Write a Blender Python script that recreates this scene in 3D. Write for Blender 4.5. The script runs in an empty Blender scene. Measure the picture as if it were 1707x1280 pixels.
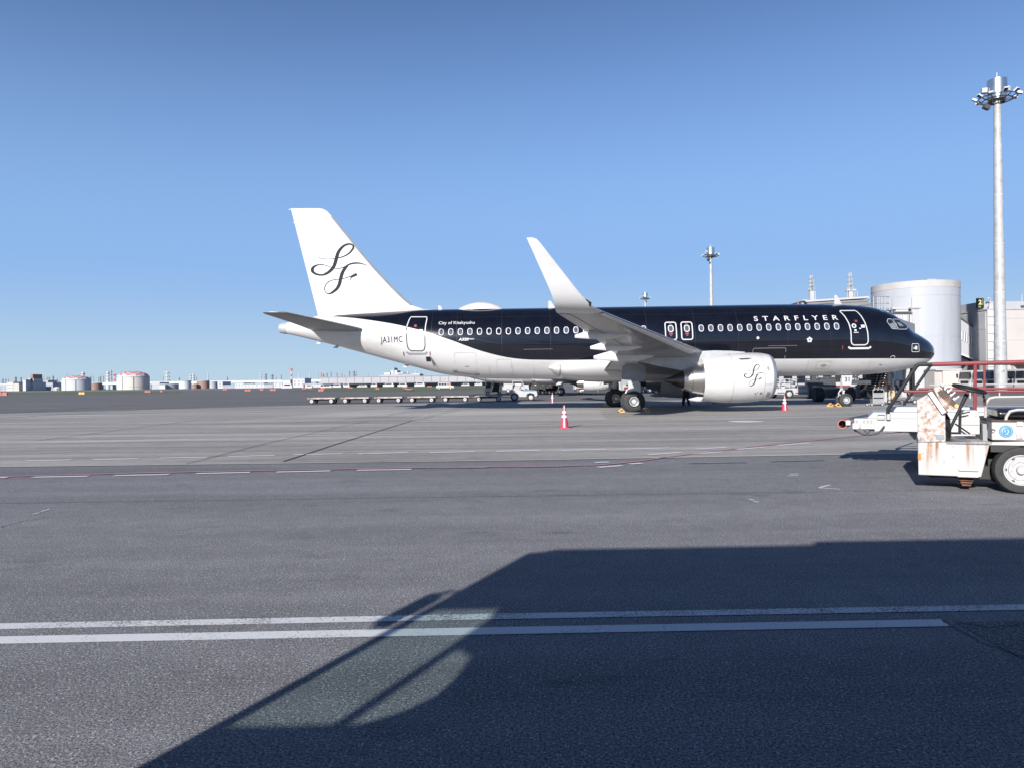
import bpy, bmesh, math, random
import numpy as np
from mathutils import Vector, Matrix
random.seed(7)
S = bpy.context.scene
R = math.radians
# ------------------------------------------------------------------ camera
F, CAMH, ROLL, HY = 1210.0, 1.58, 0.0133, -1.47      # focal length in photo pixels, eye height, roll
cam = bpy.data.objects.new('camera', bpy.data.cameras.new('camera'))
S.collection.objects.link(cam); S.camera = cam
cam.data.sensor_width = 36.0; cam.data.lens = F/1707*36
cam.data.clip_start = 0.05; cam.data.clip_end = 12000
pit = math.atan(HY/F)
fw = Vector((0, math.cos(pit), math.sin(pit)))
rt0 = Vector((1, 0, 0)); up0 = rt0.cross(fw)
rt = rt0*math.cos(ROLL) - up0*math.sin(ROLL); up = rt0*math.sin(ROLL) + up0*math.cos(ROLL)
m = Matrix((rt, up, -fw)).transposed().to_4x4(); m.translation = (0, 0, CAMH)
cam.matrix_world = m
# ------------------------------------------------------------------ world + sun
SUN_AZ, SUN_EL = 24.7, 22.5           # shadows travel 24.7 deg right of straight ahead
W = bpy.data.worlds.new('World'); S.world = W; W.use_nodes = True
wn = W.node_tree.nodes; bg = wn['Background']
sky = wn.new('ShaderNodeTexSky'); sky.sky_type = 'NISHITA'; sky.sun_disc = False
sky.sun_elevation = R(SUN_EL); sky.sun_rotation = R(180 + SUN_AZ)
sky.altitude = 0; sky.air_density = 1.0; sky.dust_density = 0.35; sky.ozone_density = 2.6
# clear-day haze: blue band and pale horizon over the clean-air model, alike in every direction
wl = W.node_tree.links
def wnode(t, **k):
    n_ = wn.new(t)
    for q, v in k.items(): setattr(n_, q, v)
    return n_
wt = wnode('ShaderNodeTexCoord'); wsx = wnode('ShaderNodeSeparateXYZ'); wl.new(wt.outputs['Generated'], wsx.inputs[0])
def wramp(a_, b_, c_, d_):
    r_ = wnode('ShaderNodeMapRange', interpolation_type='SMOOTHSTEP'); wl.new(wsx.outputs[2], r_.inputs[0])
    for i_, v in zip((1, 2, 3, 4), (a_, b_, c_, d_)): r_.inputs[i_].default_value = v
    return r_.outputs[0]
def wmix(f, x, y):
    m_ = wnode('ShaderNodeMix', data_type='RGBA'); wl.new(f, m_.inputs[0])
    for i_, v in ((6, x), (7, y)):
        if isinstance(v, tuple): m_.inputs[i_].default_value = (*v, 1)
        else: wl.new(v, m_.inputs[i_])
    return m_.outputs[2]
tint = wnode('ShaderNodeMix', data_type='RGBA', blend_type='MULTIPLY'); tint.inputs[0].default_value = 1; wl.new(sky.outputs[0], tint.inputs[6]); tint.inputs[7].default_value = (.98, 1.12, 1.44, 1)
band = wmix(wramp(-.02, .17, 1, 0), (2.35, 4.05, 7.0), (4.2, 5.6, 6.7))
deep = wnode('ShaderNodeVectorMath', operation='SCALE'); wl.new(wmix(wramp(.1, .5, .95, .12), tint.outputs[2], band), deep.inputs[0])
wl.new(wramp(.12, .85, 1, .38), deep.inputs['Scale']); wl.new(deep.outputs[0], bg.inputs[0])   # the blue goes on deepening towards the zenith
bg.inputs[1].default_value = 0.078
ld = bpy.data.lights.new('sun', 'SUN'); ld.energy = 5.0; ld.angle = R(0.53); ld.color = (1, .95, .88)
sun = bpy.data.objects.new('sun', ld); S.collection.objects.link(sun)
ddir = Vector((math.sin(R(SUN_AZ))*math.cos(R(SUN_EL)), math.cos(R(SUN_AZ))*math.cos(R(SUN_EL)), -math.sin(R(SUN_EL))))
sun.rotation_euler = ddir.to_track_quat('-Z', 'Y').to_euler()
S.view_settings.view_transform = 'Standard'; S.view_settings.look = 'None'
S.view_settings.exposure = 0.6; S.view_settings.gamma = 1
S.view_settings.use_curve_mapping = False
# ------------------------------------------------------------------ helpers
def ray(px, py):
    a = px-853.5; b = py-640; c, s = math.cos(ROLL), math.sin(ROLL)
    return (a*c-b*s)/F, -((b*c+a*s)-HY)/F
def at(px, py, Y):
    a, b = ray(px, py); return Vector((a*Y, Y, b*Y+CAMH))
def gr(px, py, z=0.0):
    a, b = ray(px, py); Y = (z-CAMH)/b; return Vector((a*Y, Y, z))
def tag(o, label=None, cat=None, group=None, kind=None):
    if label: o['label'] = label
    if cat: o['category'] = cat
    if group: o['group'] = group
    if kind: o['kind'] = kind
    return o
def empty(name, loc=(0, 0, 0), rz=0.0, label=None, cat=None, group=None):
    o = bpy.data.objects.new(name, None); S.collection.objects.link(o)
    o.location = loc; o.rotation_euler = (0, 0, rz); o.empty_display_size = .3
    return tag(o, label, cat, group)
class MB:
    def __init__(s): s.v = []; s.f = []; s.m = []
    def add(s, v, f, mi=0):
        n = len(s.v); s.v += [tuple(p) for p in v]; s.f += [tuple(i+n for i in q) for q in f]
        s.m += ([mi]*len(f) if isinstance(mi, int) else list(mi)); return s
    def box(s, c, d, rot=None, mi=0):
        hx, hy, hz = d[0]/2, d[1]/2, d[2]/2
        v = [Vector((x, y, z)) for x in (-hx, hx) for y in (-hy, hy) for z in (-hz, hz)]
        if rot is not None:
            if isinstance(rot, (int, float)): rot = Matrix.Rotation(rot, 3, 'Z')
            v = [rot @ p for p in v]
        v = [p+Vector(c) for p in v]
        return s.add(v, [(0, 1, 3, 2), (4, 6, 7, 5), (0, 4, 5, 1), (2, 3, 7, 6), (0, 2, 6, 4), (1, 5, 7, 3)], mi)
    def bb(s, a, b, mi=0):
        return s.box([(a[i]+b[i])/2 for i in range(3)], [abs(b[i]-a[i]) for i in range(3)], None, mi)
    def tube(s, pts, r, n=8, mi=0, cap=True):
        pts = [Vector(p) for p in pts]; rr = r if isinstance(r, (list, tuple)) else [r]*len(pts)
        v = []; f = []; prev = None
        for i, p in enumerate(pts):
            if i == 0: d = pts[1]-p
            elif i == len(pts)-1: d = p-pts[i-1]
            else: d = (pts[i+1]-p).normalized()+(p-pts[i-1]).normalized()
            d.normalize()
            if prev is None:
                a = Vector((0, 0, 1)) if abs(d.z) < .9 else Vector((1, 0, 0)); u = d.cross(a).normalized()
            else: u = (prev-d*prev.dot(d)).normalized()
            prev = u; w = d.cross(u)
            v += [p+(u*math.cos(2*math.pi*k/n)+w*math.sin(2*math.pi*k/n))*rr[i] for k in range(n)]
        for i in range(len(pts)-1):
            for k in range(n): f.append((i*n+k, i*n+(k+1) % n, (i+1)*n+(k+1) % n, (i+1)*n+k))
        if cap: f.append(tuple(range(n-1, -1, -1))); f.append(tuple(range((len(pts)-1)*n, len(pts)*n)))
        return s.add(v, f, mi)
    def lathe(s, prof, o, ax='x', n=24, mi=0):
        """prof: list of (t along axis, radius[, centre shift z])"""
        v = []; f = []
        for q in prof:
            t, r = q[0], q[1]; dz = q[2] if len(q) > 2 else 0
            for k in range(n):
                a = 2*math.pi*k/n; c, sn = r*math.cos(a), r*math.sin(a)
                p = (t, c, sn+dz) if ax == 'x' else ((c, t, sn+dz) if ax == 'y' else (c, sn, t))
                v.append(Vector(p)+Vector(o))
        mm = []
        for i in range(len(prof)-1):
            for k in range(n):
                q = (i*n+k, i*n+(k+1) % n, (i+1)*n+(k+1) % n, (i+1)*n+k)
                f.append(q if ax != 'y' else q[::-1]); mm.append(mi if isinstance(mi, int) else mi[i])
        return s.add(v, f, mm)
    def prism(s, poly, a, b, ax='y', mi=0):
        """poly of (u,w) extruded from a to b along axis; y: u=x,w=z; z: u=x,w=y; x: u=y,w=z"""
        def P(q, t): return (q[0], t, q[1]) if ax == 'y' else ((q[0], q[1], t) if ax == 'z' else (t, q[0], q[1]))
        n = len(poly); v = [P(q, a) for q in poly]+[P(q, b) for q in poly]
        f = [tuple(range(n)), tuple(range(2*n-1, n-1, -1))]+[(i, i+n, (i+1) % n+n, (i+1) % n) for i in range(n)]
        return s.add(v, f, mi)
    def loft(s, rings, mi=0, caps=True, closed=True):
        n = len(rings[0]); v = [p for r_ in rings for p in r_]; f = []
        for i in range(len(rings)-1):
            for k in range(n if closed else n-1):
                f.append((i*n+k, i*n+(k+1) % n, (i+1)*n+(k+1) % n, (i+1)*n+k))
        if caps: f.append(tuple(range(n-1, -1, -1))); f.append(tuple(range((len(rings)-1)*n, len(rings)*n)))
        return s.add(v, f, mi)
    def mesh(s, name, mats, smooth=True, ang=32):
        me = bpy.data.meshes.new(name); me.from_pydata(s.v, [], s.f)
        for x in (mats if isinstance(mats, (list, tuple)) else [mats]): me.materials.append(x)
        me.polygons.foreach_set('material_index', s.m)
        bm = bmesh.new(); bm.from_mesh(me); bmesh.ops.recalc_face_normals(bm, faces=bm.faces); bm.to_mesh(me); bm.free()
        if smooth:
            me.polygons.foreach_set('use_smooth', [True]*len(s.f)); me.set_sharp_from_angle(angle=R(ang))
        me.update(); return me
    def obj(s, name, mats, parent=None, smooth=True, ang=32, bevel=0, **kw):
        o = bpy.data.objects.new(name, s.mesh(name, mats, smooth, ang)); S.collection.objects.link(o)
        if parent: o.parent = parent
        if bevel:
            b = o.modifiers.new('bevel', 'BEVEL'); b.width = bevel; b.segments = 2; b.limit_method = 'ANGLE'; b.angle_limit = R(40)
        return tag(o, **kw)
def put(name, me, parent=None, loc=(0, 0, 0), rz=0.0, **kw):
    o = bpy.data.objects.new(name, me); S.collection.objects.link(o); o.location = loc; o.rotation_euler = (0, 0, rz)
    if parent: o.parent = parent
    return tag(o, **kw)
def copy_tree(o, parent=None):
    c = o.copy(); S.collection.objects.link(c)
    if parent: c.parent = parent
    for ch in list(KIDS.get(o.name, [])): copy_tree(ch, c)
    return c
KIDS = {}
def index_kids():
    KIDS.clear()
    for o in S.objects:
        if o.parent: KIDS.setdefault(o.parent.name, []).append(o)
# ------------------------------------------------------------------ materials
def mat(name, col, rough=.5, metal=0.0, coat=0.0, spec=.5, noise=0.0, nscale=3.0, bump=0.0, bscale=40.0, dirt=None, dscale=2.0, damt=.5, stretch=(1, 1, 1)):
    m = bpy.data.materials.new(name); m.use_nodes = True; nt = m.node_tree; N = nt.nodes; L = nt.links
    b = N['Principled BSDF']; b.inputs['Roughness'].default_value = rough; b.inputs['Metallic'].default_value = metal
    b.inputs['Coat Weight'].default_value = coat; b.inputs['Coat Roughness'].default_value = .05
    b.inputs['Specular IOR Level'].default_value = spec
    c4 = (*col, 1); b.inputs['Base Color'].default_value = c4; out = None
    tc = N.new('ShaderNodeTexCoord'); mp = N.new('ShaderNodeMapping'); mp.inputs['Scale'].default_value = stretch
    L.new(tc.outputs['Object'], mp.inputs[0])
    if noise:
        t = N.new('ShaderNodeTexNoise'); t.inputs['Scale'].default_value = nscale; t.inputs['Detail'].default_value = 5
        L.new(mp.outputs[0], t.inputs['Vector'])
        r = N.new('ShaderNodeMapRange'); r.inputs[1].default_value = .3; r.inputs[2].default_value = .7
        r.inputs[3].default_value = 1-noise; r.inputs[4].default_value = 1+noise; L.new(t.outputs[0], r.inputs[0])
        v = N.new('ShaderNodeVectorMath'); v.operation = 'SCALE'; v.inputs[0].default_value = col; L.new(r.outputs[0], v.inputs['Scale'])
        out = v.outputs[0]; L.new(out, b.inputs['Base Color'])
    if dirt is not None:
        t = N.new('ShaderNodeTexNoise'); t.inputs['Scale'].default_value = dscale; t.inputs['Detail'].default_value = 8; t.inputs['Roughness'].default_value = .65
        L.new(mp.outputs[0], t.inputs['Vector'])
        r = N.new('ShaderNodeMapRange'); r.inputs[1].default_value = .58-.22*damt; r.inputs[2].default_value = .78-.22*damt; r.clamp = True
        r.inputs[3].default_value = 0; r.inputs[4].default_value = 1; L.new(t.outputs[0], r.inputs[0])
        mx = N.new('ShaderNodeMix'); mx.data_type = 'RGBA'; L.new(r.outputs[0], mx.inputs[0])
        if out: L.new(out, mx.inputs[6])
        else: mx.inputs[6].default_value = c4
        mx.inputs[7].default_value = (*dirt, 1); L.new(mx.outputs[2], b.inputs['Base Color'])
    if bump:
        t = N.new('ShaderNodeTexNoise'); t.inputs['Scale'].default_value = bscale; t.inputs['Detail'].default_value = 4
        L.new(tc.outputs['Object'], t.inputs['Vector'])
        bp = N.new('ShaderNodeBump'); bp.inputs['Strength'].default_value = bump; bp.inputs['Distance'].default_value = .02
        L.new(t.outputs[0], bp.inputs['Height']); L.new(bp.outputs[0], b.inputs['Normal'])
    return m
M = {}
M['black'] = mat('black_gloss_paint', (.0045, .0055, .011), .16, coat=.35, spec=.5, noise=.25, nscale=1.5, bump=.02, bscale=1.1)
M['white'] = mat('white_gloss_paint', (.53, .53, .54), .28, coat=.4, noise=.03, nscale=1.2, dirt=(.42, .41, .39), dscale=.9, damt=.25, stretch=(.35, 1, 1))
M['white2'] = mat('white_plain_paint', (.42, .42, .43), .4, noise=.05, nscale=4)
M['wing'] = mat('grey_wing_paint', (.25, .255, .27), .3, coat=.25, noise=.1, nscale=1.0, dirt=(.15, .15, .16), dscale=1.4, damt=.35, stretch=(1, .6, 1))
M['lgrey'] = mat('light_grey_paint', (.55, .56, .58), .35, noise=.06, nscale=2)
M['mgrey'] = mat('mid_grey_paint', (.24, .25, .27), .4, noise=.12, nscale=2)
M['dgrey'] = mat('dark_grey_paint', (.06, .065, .075), .45, noise=.15, nscale=3)
M['dark'] = mat('near_black_paint', (.012, .012, .014), .55, noise=.2, nscale=5)
M['metal'] = mat('bare_metal', (.62, .6, .58), .28, metal=1, noise=.12, nscale=2, stretch=(.2, 1, 1))
M['lipm'] = mat('inlet_lip_metal', (.36, .38, .42), .42, metal=.6, noise=.05)
M['exh'] = mat('burnt_exhaust_metal', (.12, .11, .11), .4, metal=.9, noise=.2, nscale=3)
M['galv'] = mat('galvanised_steel', (.37, .385, .41), .55, metal=.08, noise=.1, nscale=2.5, dirt=(.3, .29, .28), dscale=1.2, damt=.4)
M['rubber'] = mat('tyre_rubber', (.028, .028, .03), .75, noise=.25, nscale=8, bump=.15, bscale=60)
M['red'] = mat('red_paint', (.21, .04, .045), .5, noise=.12, nscale=6)
M['cone'] = mat('cone_red_plastic', (.48, .045, .09), .5, noise=.18, nscale=9, dirt=(.2, .03, .04), dscale=9, damt=.3)
M['conew'] = mat('cone_reflective_band', (.72, .72, .74), .4, noise=.08, nscale=12)
M['yellow'] = mat('yellow_paint', (.62, .4, .12), .55, noise=.15, nscale=9)
M['orange'] = mat('orange_plastic', (.4, .11, .08), .6)
M['rust'] = mat('rusty_brown_steel', (.12, .055, .035), .8, noise=.35, nscale=6)
M['glass'] = mat('dark_window_glass', (.015, .02, .03), .06, spec=.8)
M['glassb'] = mat('cabin_window_glass', (.07, .085, .12), .15, spec=.7)
M['glassc'] = mat('cockpit_glass', (.16, .2, .21), .08, spec=.8)
M['blue'] = mat('blue_paint', (.1, .2, .33), .5)
M['beige'] = mat('beige_wall_panel', (.42, .395, .385), .7, noise=.05, nscale=.4)
M['gwall'] = mat('grey_wall_panel', (.34, .345, .37), .65, noise=.05, nscale=.4)
M['tower'] = mat('white_tower_paint', (.36, .38, .42), .6, noise=.05, nscale=.3, dirt=(.31, .33, .365), dscale=.35, damt=.35, stretch=(1, 1, .15))
M['towerb'] = mat('tower_grey_band', (.4, .385, .385), .7, noise=.08, nscale=.6)
M['roofg'] = mat('grey_ribbed_roof', (.2, .2, .21), .7, noise=.2, nscale=2, stretch=(.2, 1, 4))
M['farw'] = mat('far_white_wall', (.44, .46, .49), .8, noise=.08, nscale=.03)
M['farg'] = mat('far_grey_steel', (.32, .34, .38), .8, noise=.15, nscale=.05)
M['fard'] = mat('far_dark_steel', (.19, .21, .25), .8, noise=.2, nscale=.05)
M['farb'] = mat('far_brown_steel', (.26, .17, .14), .8, noise=.15, nscale=.03)
M['farc'] = mat('far_cream_wall', (.5, .47, .43), .8, noise=.06, nscale=.03)
M['farr'] = mat('far_red_paint', (.5, .1, .1), .8)
M['skin'] = mat('skin', (.45, .28, .2), .6)
M['navy'] = mat('navy_cloth', (.02, .025, .045), .8)
M['vest'] = mat('orange_vest_cloth', (.75, .16, .06), .7)
M['redc'] = mat('red_cloth', (.35, .03, .04), .8)
M['seat'] = mat('black_vinyl', (.015, .016, .02), .25, coat=.3, noise=.2, nscale=8)
M['logo'] = mat('logo_grey', (.03, .03, .036), .8, spec=.1)
M['text'] = mat('white_lettering', (.5, .5, .52), .45)
M['dtext'] = mat('dark_lettering', (.04, .042, .05), .7, spec=.15)
M['line'] = mat('panel_line_grey', (.24, .24, .26), .6)
M['line2'] = mat('faint_panel_line', (.36, .36, .375), .6)
M['grass'] = mat('grass_blades', (.09, .115, .045), .9, noise=.3, nscale=.15)
def rustmat(name, streak, base=(.42, .415, .41), top=1.0, zr=(0, 1), amt=.5, bs=7, spk=.6):
    """white paint with rust blotches, and streaks running down from zr[1]"""
    m = bpy.data.materials.new(name); m.use_nodes = True; nt = m.node_tree; N = nt.nodes; L = nt.links
    b = N['Principled BSDF']; b.inputs['Roughness'].default_value = .55
    tc = N.new('ShaderNodeTexCoord')
    def noise(sc, st, det=6, ro=.6):
        mp = N.new('ShaderNodeMapping'); mp.inputs['Scale'].default_value = st; L.new(tc.outputs['Object'], mp.inputs[0])
        t = N.new('ShaderNodeTexNoise'); t.inputs['Scale'].default_value = sc; t.inputs['Detail'].default_value = det; t.inputs['Roughness'].default_value = ro
        L.new(mp.outputs[0], t.inputs['Vector']); return t.outputs[0]
    def mr(x, a, b_, c=0, d=1):
        r = N.new('ShaderNodeMapRange'); r.clamp = True
        for i, q in zip((1, 2, 3, 4), (a, b_, c, d)): r.inputs[i].default_value = q
        L.new(x, r.inputs[0]); return r.outputs[0]
    def mth(op, x, y):
        q = N.new('ShaderNodeMath'); q.operation = op; q.use_clamp = True
        for i, z in enumerate((x, y)):
            if isinstance(z, (int, float)): q.inputs[i].default_value = z
            else: L.new(z, q.inputs[i])
        return q.outputs[0]
    sx = N.new('ShaderNodeSeparateXYZ'); L.new(tc.outputs['Object'], sx.inputs[0])
    g = mr(sx.outputs[2], zr[0], zr[1])
    st = mth('MULTIPLY', mr(noise(14, (1, 1, .06), 3), .5, .68), mth('POWER', g, 1.5)) if streak else 0
    bl = mr(noise(bs, (1, 1, 1), 9, .72), .62-.25*amt, .78-.25*amt)
    sp = mr(noise(55, (1, 1, 1), 3), .66, .72)
    tot = mth('ADD', mth('ADD', st, mth('MULTIPLY', bl, .95)), mth('MULTIPLY', sp, spk))
    c1 = N.new('ShaderNodeMix'); c1.data_type = 'RGBA'; c1.inputs[6].default_value = (.34, .155, .06, 1); c1.inputs[7].default_value = (.13, .055, .035, 1)
    L.new(mr(noise(12, (1, 1, 1)), .4, .65), c1.inputs[0])
    mx = N.new('ShaderNodeMix'); mx.data_type = 'RGBA'; L.new(tot, mx.inputs[0]); mx.inputs[6].default_value = (*base, 1); L.new(c1.outputs[2], mx.inputs[7])
    L.new(mx.outputs[2], b.inputs['Base Color'])
    bp = N.new('ShaderNodeBump'); bp.inputs['Strength'].default_value = .25; bp.inputs['Distance'].default_value = .004; L.new(tot, bp.inputs['Height']); L.new(bp.outputs[0], b.inputs['Normal'])
    return m
M['rust_streak'] = rustmat('white_paint_rust_streaks', True, zr=(.1, .62), amt=.12, spk=.3)
M['rust_heavy'] = rustmat('white_paint_heavy_rust', False, amt=.62, bs=15, spk=1.0)
M['rust_light'] = rustmat('white_paint_light_rust', False, amt=.1)
M['rust_dark'] = rustmat('dark_rust_flaking', False, base=(.05, .03, .025), amt=.35)
def groundmat(name, col, speck, streak, patch, scale=1.0, contrast=1.0, tint=(1, 1, 1)):
    m = bpy.data.materials.new(name); m.use_nodes = True; nt = m.node_tree; N = nt.nodes; L = nt.links
    b = N['Principled BSDF']; b.inputs['Roughness'].default_value = .9; b.inputs['Specular IOR Level'].default_value = .18
    tc = N.new('ShaderNodeTexCoord')
    def noise(sc, st=(1, 1, 1), det=4, ro=.55):
        mp = N.new('ShaderNodeMapping'); mp.inputs['Scale'].default_value = st; L.new(tc.outputs['Object'], mp.inputs[0])
        t = N.new('ShaderNodeTexNoise'); t.inputs['Scale'].default_value = sc; t.inputs['Detail'].default_value = det; t.inputs['Roughness'].default_value = ro
        L.new(mp.outputs[0], t.inputs['Vector']); return t.outputs[0]
    def mr(x, a, b_, c=0, d=1, cl=True):
        r = N.new('ShaderNodeMapRange'); r.clamp = cl
        for i, q in zip((1, 2, 3, 4), (a, b_, c, d)): r.inputs[i].default_value = q
        L.new(x, r.inputs[0]); return r.outputs[0]
    def mul(x, y):
        q = N.new('ShaderNodeMath'); q.operation = 'MULTIPLY'; L.new(x, q.inputs[0]); L.new(y, q.inputs[1]); return q.outputs[0]
    f = mul(mr(noise(70*scale, det=3), .3, .7, 1-speck*.7, 1+speck*.7), mr(noise(170*scale, det=2), .35, .65, 1-speck*.6, 1+speck*.6))
    f = mul(f, mr(noise(.35, (.25, 1.6, 1), 6), .3, .7, 1-patch, 1+patch))
    f = mul(f, mr(noise(3.2, (1, 1, 1), 5), .3, .7, 1-patch*.5, 1+patch*.5))
    if streak: f = mul(f, mr(noise(1.1, (.06, 1.3, 1), 7, .7), .3, .7, 1-streak, 1+streak))
    oil = noise(1.7, (.5, 1.2, 1), 4, .6); f = mul(f, mr(oil, .6, .74, 1, .68)); f = mul(f, mr(noise(.16, (.2, 1, 1), 3), .42, .6, .93, 1.06))
    # pale stones
    vo = N.new('ShaderNodeTexVoronoi'); vo.inputs['Scale'].default_value = 75*scale; L.new(tc.outputs['Object'], vo.inputs['Vector'])
    sp = N.new('ShaderNodeSeparateColor'); L.new(vo.outputs['Color'], sp.inputs[0])
    st = mul(mr(sp.outputs[0], .84, .88), mr(vo.outputs['Distance'], .25, .5, 1, 0))
    v = N.new('ShaderNodeVectorMath'); v.operation = 'SCALE'; v.inputs[0].default_value = col; L.new(f, v.inputs['Scale'])
    mx = N.new('ShaderNodeMix'); mx.data_type = 'RGBA'; L.new(mul(st, mr(st, 0, 1, 0, speck*1.3)), mx.inputs[0]); L.new(v.outputs[0], mx.inputs[6])
    mx.inputs[7].default_value = (.5, .49, .48, 1); L.new(mx.outputs[2], b.inputs['Base Color'])
    bp = N.new('ShaderNodeBump'); bp.inputs['Strength'].default_value = .55*min(1, speck*2); bp.inputs['Distance'].default_value = .006
    L.new(noise(95*scale, det=3), bp.inputs['Height']); L.new(bp.outputs[0], b.inputs['Normal'])
    return m
M['asphalt'] = groundmat('worn_asphalt', (.19, .19, .204), 1.0, .12, .17, 1.0)
M['asphalt2'] = groundmat('service_lane_asphalt', (.18, .181, .195), .7, .12, .14, 1.0)
M['concrete'] = groundmat('apron_concrete', (.305, .292, .284), .25, .38, .18)
M['concrete2'] = groundmat('apron_concrete_pale', (.36, .345, .335), .2, .25, .12)
M['farapron'] = groundmat('far_apron_asphalt', (.148, .144, .148), .2, .3, .12)
def linemat(name, col, wear, ground=(.18, .178, .186)):
    m = bpy.data.materials.new(name); m.use_nodes = True; nt = m.node_tree; N = nt.nodes; L = nt.links
    b = N['Principled BSDF']; b.inputs['Roughness'].default_value = .7
    tc = N.new('ShaderNodeTexCoord'); t = N.new('ShaderNodeTexNoise'); t.inputs['Scale'].default_value = 55; t.inputs['Detail'].default_value = 6; t.inputs['Roughness'].default_value = .7
    t2 = N.new('ShaderNodeTexNoise'); t2.inputs['Scale'].default_value = 2.5; t2.inputs['Detail'].default_value = 4
    L.new(tc.outputs['Object'], t.inputs['Vector']); L.new(tc.outputs['Object'], t2.inputs['Vector'])
    a = N.new('ShaderNodeMath'); a.operation = 'MULTIPLY_ADD'; L.new(t2.outputs[0], a.inputs[0]); a.inputs[1].default_value = .35; L.new(t.outputs[0], a.inputs[2])
    r = N.new('ShaderNodeMapRange'); r.clamp = True; r.inputs[1].default_value = .9-wear*.4; r.inputs[2].default_value = .97-wear*.4; L.new(a.outputs[0], r.inputs[0])
    mx = N.new('ShaderNodeMix'); mx.data_type = 'RGBA'; L.new(r.outputs[0], mx.inputs[0]); mx.inputs[6].default_value = (*col, 1); mx.inputs[7].default_value = (*ground, 1)
    L.new(mx.outputs[2], b.inputs['Base Color']); return m
M['lw'] = linemat('white_road_paint', (.62, .63, .65), .35)
M['lw2'] = linemat('white_road_paint_cracked', (.6, .61, .63), .5)
M['lwf'] = linemat('faded_white_road_paint', (.5, .5, .51), .95)
M['lr'] = linemat('red_road_paint', (.46, .23, .27), .4)
M['ly'] = linemat('dotted_pale_seam', (.55, .53, .45), .45, (.25, .245, .24))
M['lb'] = linemat('blue_white_stand_paint', (.35, .42, .55), .6)
M['seamf'] = linemat('faint_joint', (.17, .165, .163), .5, (.25, .243, .24))
M['seam'] = linemat('dark_joint_sealant', (.03, .03, .035), .3)
# ------------------------------------------------------------------ ground and markings
MB().add([(-5000, -300, 0), (5000, -300, 0), (5000, 7000, 0), (-5000, 7000, 0)], [(0, 1, 2, 3)]).obj('ground', M['asphalt'], smooth=False, kind='structure')
def sheet(name, pts, z, mt): return MB().add([(p[0], p[1], z) for p in pts], [tuple(range(len(pts)))]).obj(name, mt, smooth=False, kind='structure')
g = gr
sheet('far_apron', [(-900, 46), (700, 46), (700, 420), (-900, 420)], .004, M['farapron'])
sheet('service_lane', [(-90, 9.7), (90, 10.6), (90, 16.2), (-90, 16.2)], .004, M['asphalt2'])
e0, e1, e2 = gr(0, 779), gr(853, 768), gr(1530, 756)
sheet('concrete_apron', [(-80, 15.6), (e0.x, e0.y), (e1.x, e1.y), (e2.x, e2.y), (60, 15.9), (60, 60), (-14, 60), (-60, 34)], .008, M['concrete'])
sheet('pale_concrete_slab', [gr(350, 704), gr(560, 700), gr(700, 684), gr(640, 682)], .012, M['concrete2'])
sheet('pale_concrete_slab', [gr(690, 703), gr(1010, 700), gr(1000, 684), gr(770, 684)], .012, M['concrete2'])
def stripe(name, px, w, mt, z=.016, parent=None):
    """painted line through ground points seen at the given photo positions, w = width in metres"""
    P = [gr(*q) for q in px]; L_ = []; R_ = []
    for i, p in enumerate(P):
        d = (P[min(i+1, len(P)-1)]-P[max(i-1, 0)]).normalized(); n = Vector((-d.y, d.x, 0))*w/2
        L_.append(p+n); R_.append(p-n)
    v = [(q.x, q.y, z) for q in L_+R_]; n = len(P)
    return MB().add(v, [(i, i+1, n+i+1, n+i) for i in range(n-1)]).obj(name, mt, smooth=False, kind='structure')
stripe('lane_line', [(-60, 1045), (0, 1044), (853, 1027), (1707, 1012), (1800, 1010)], .118, M['lw2'], .004)
stripe('lane_line', [(-60, 1068), (0, 1067), (853, 1051), (1578, 1038)], .135, M['lw'], .004)
for a in ([(-30, 797.5), (12, 796.5)], [(55, 796), (147, 794.5)], [(190, 793.5), (282, 791.5)], [(327, 790), (417, 788)], [(461, 787.5), (551, 785.5)], [(595, 784.5), (686, 783)]):
    stripe('road_dash', a, .15, M['lw'])
for a in ([(733, 781), (812, 780)], [(870, 779), (940, 778)], [(1150, 772.5), (1243, 771)], [(1285, 769.5), (1373, 767.5)]):
    stripe('faded_road_dash', a, .13, M['lwf'])
for a in ([(43, 768.5), (120, 767)], [(155, 766.5), (232, 765)], [(267, 764), (345, 762.5)], [(380, 761.5), (458, 759.5)], [(490, 758.5), (572, 756.5)], [(597, 757), (680, 754.5)], [(716, 755), (792, 753)], [(828, 753), (900, 751)], [(936, 751.5), (1010, 749.5)], [(1043, 749), (1117, 747)]):
    stripe('far_road_dash', a, .17, M['lw'])
for a in ([(1080, 758.5), (1136, 754.5)], [(997, 779.5), (1037, 776.5)], [(992, 771.5), (1016, 770.5)], [(1049, 774), (1070, 772.5)], [(1150, 757.5), (1205, 753.5)], [(1160, 749), (1212, 746)], [(1228, 749.5), (1276, 745.5)], [(1295, 743), (1351, 738.5)]):
    stripe('branch_road_dash', a, .16, M['lw'])
stripe('red_line', [(-40, 797), (0, 795.5), (250, 789), (500, 784), (750, 779.5), (900, 778), (1000, 776), (1060, 770), (1130, 760), (1200, 751.5), (1300, 740), (1390, 731), (1460, 724), (1560, 716)], .1, M['lr'], .02)
stripe('pale_edge_seam', [(-20, 779.3), (0, 779), (853, 768), (1530, 756), (1710, 753)], .05, M['ly'], .02)
stripe('joint_seam', [(472, 770), (560, 741), (688, 701)], .045, M['seam'], .02)
stripe('joint_seam', [(310, 774), (450, 738), (615, 701)], .025, M['seam'], .02)
for k, yy in enumerate((690.5, 706, 726, 744)):
    stripe('joint_seam', [(330-90*k, yy+3), (853, yy-1.5), (1500, yy-11)], .04, M['seamf'], .018)
for q in ((60, 735, 330, 700),):
    stripe('joint_seam', [(q[0], q[1]), (q[2], q[3])], .05, M['seamf'], .018)
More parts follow.
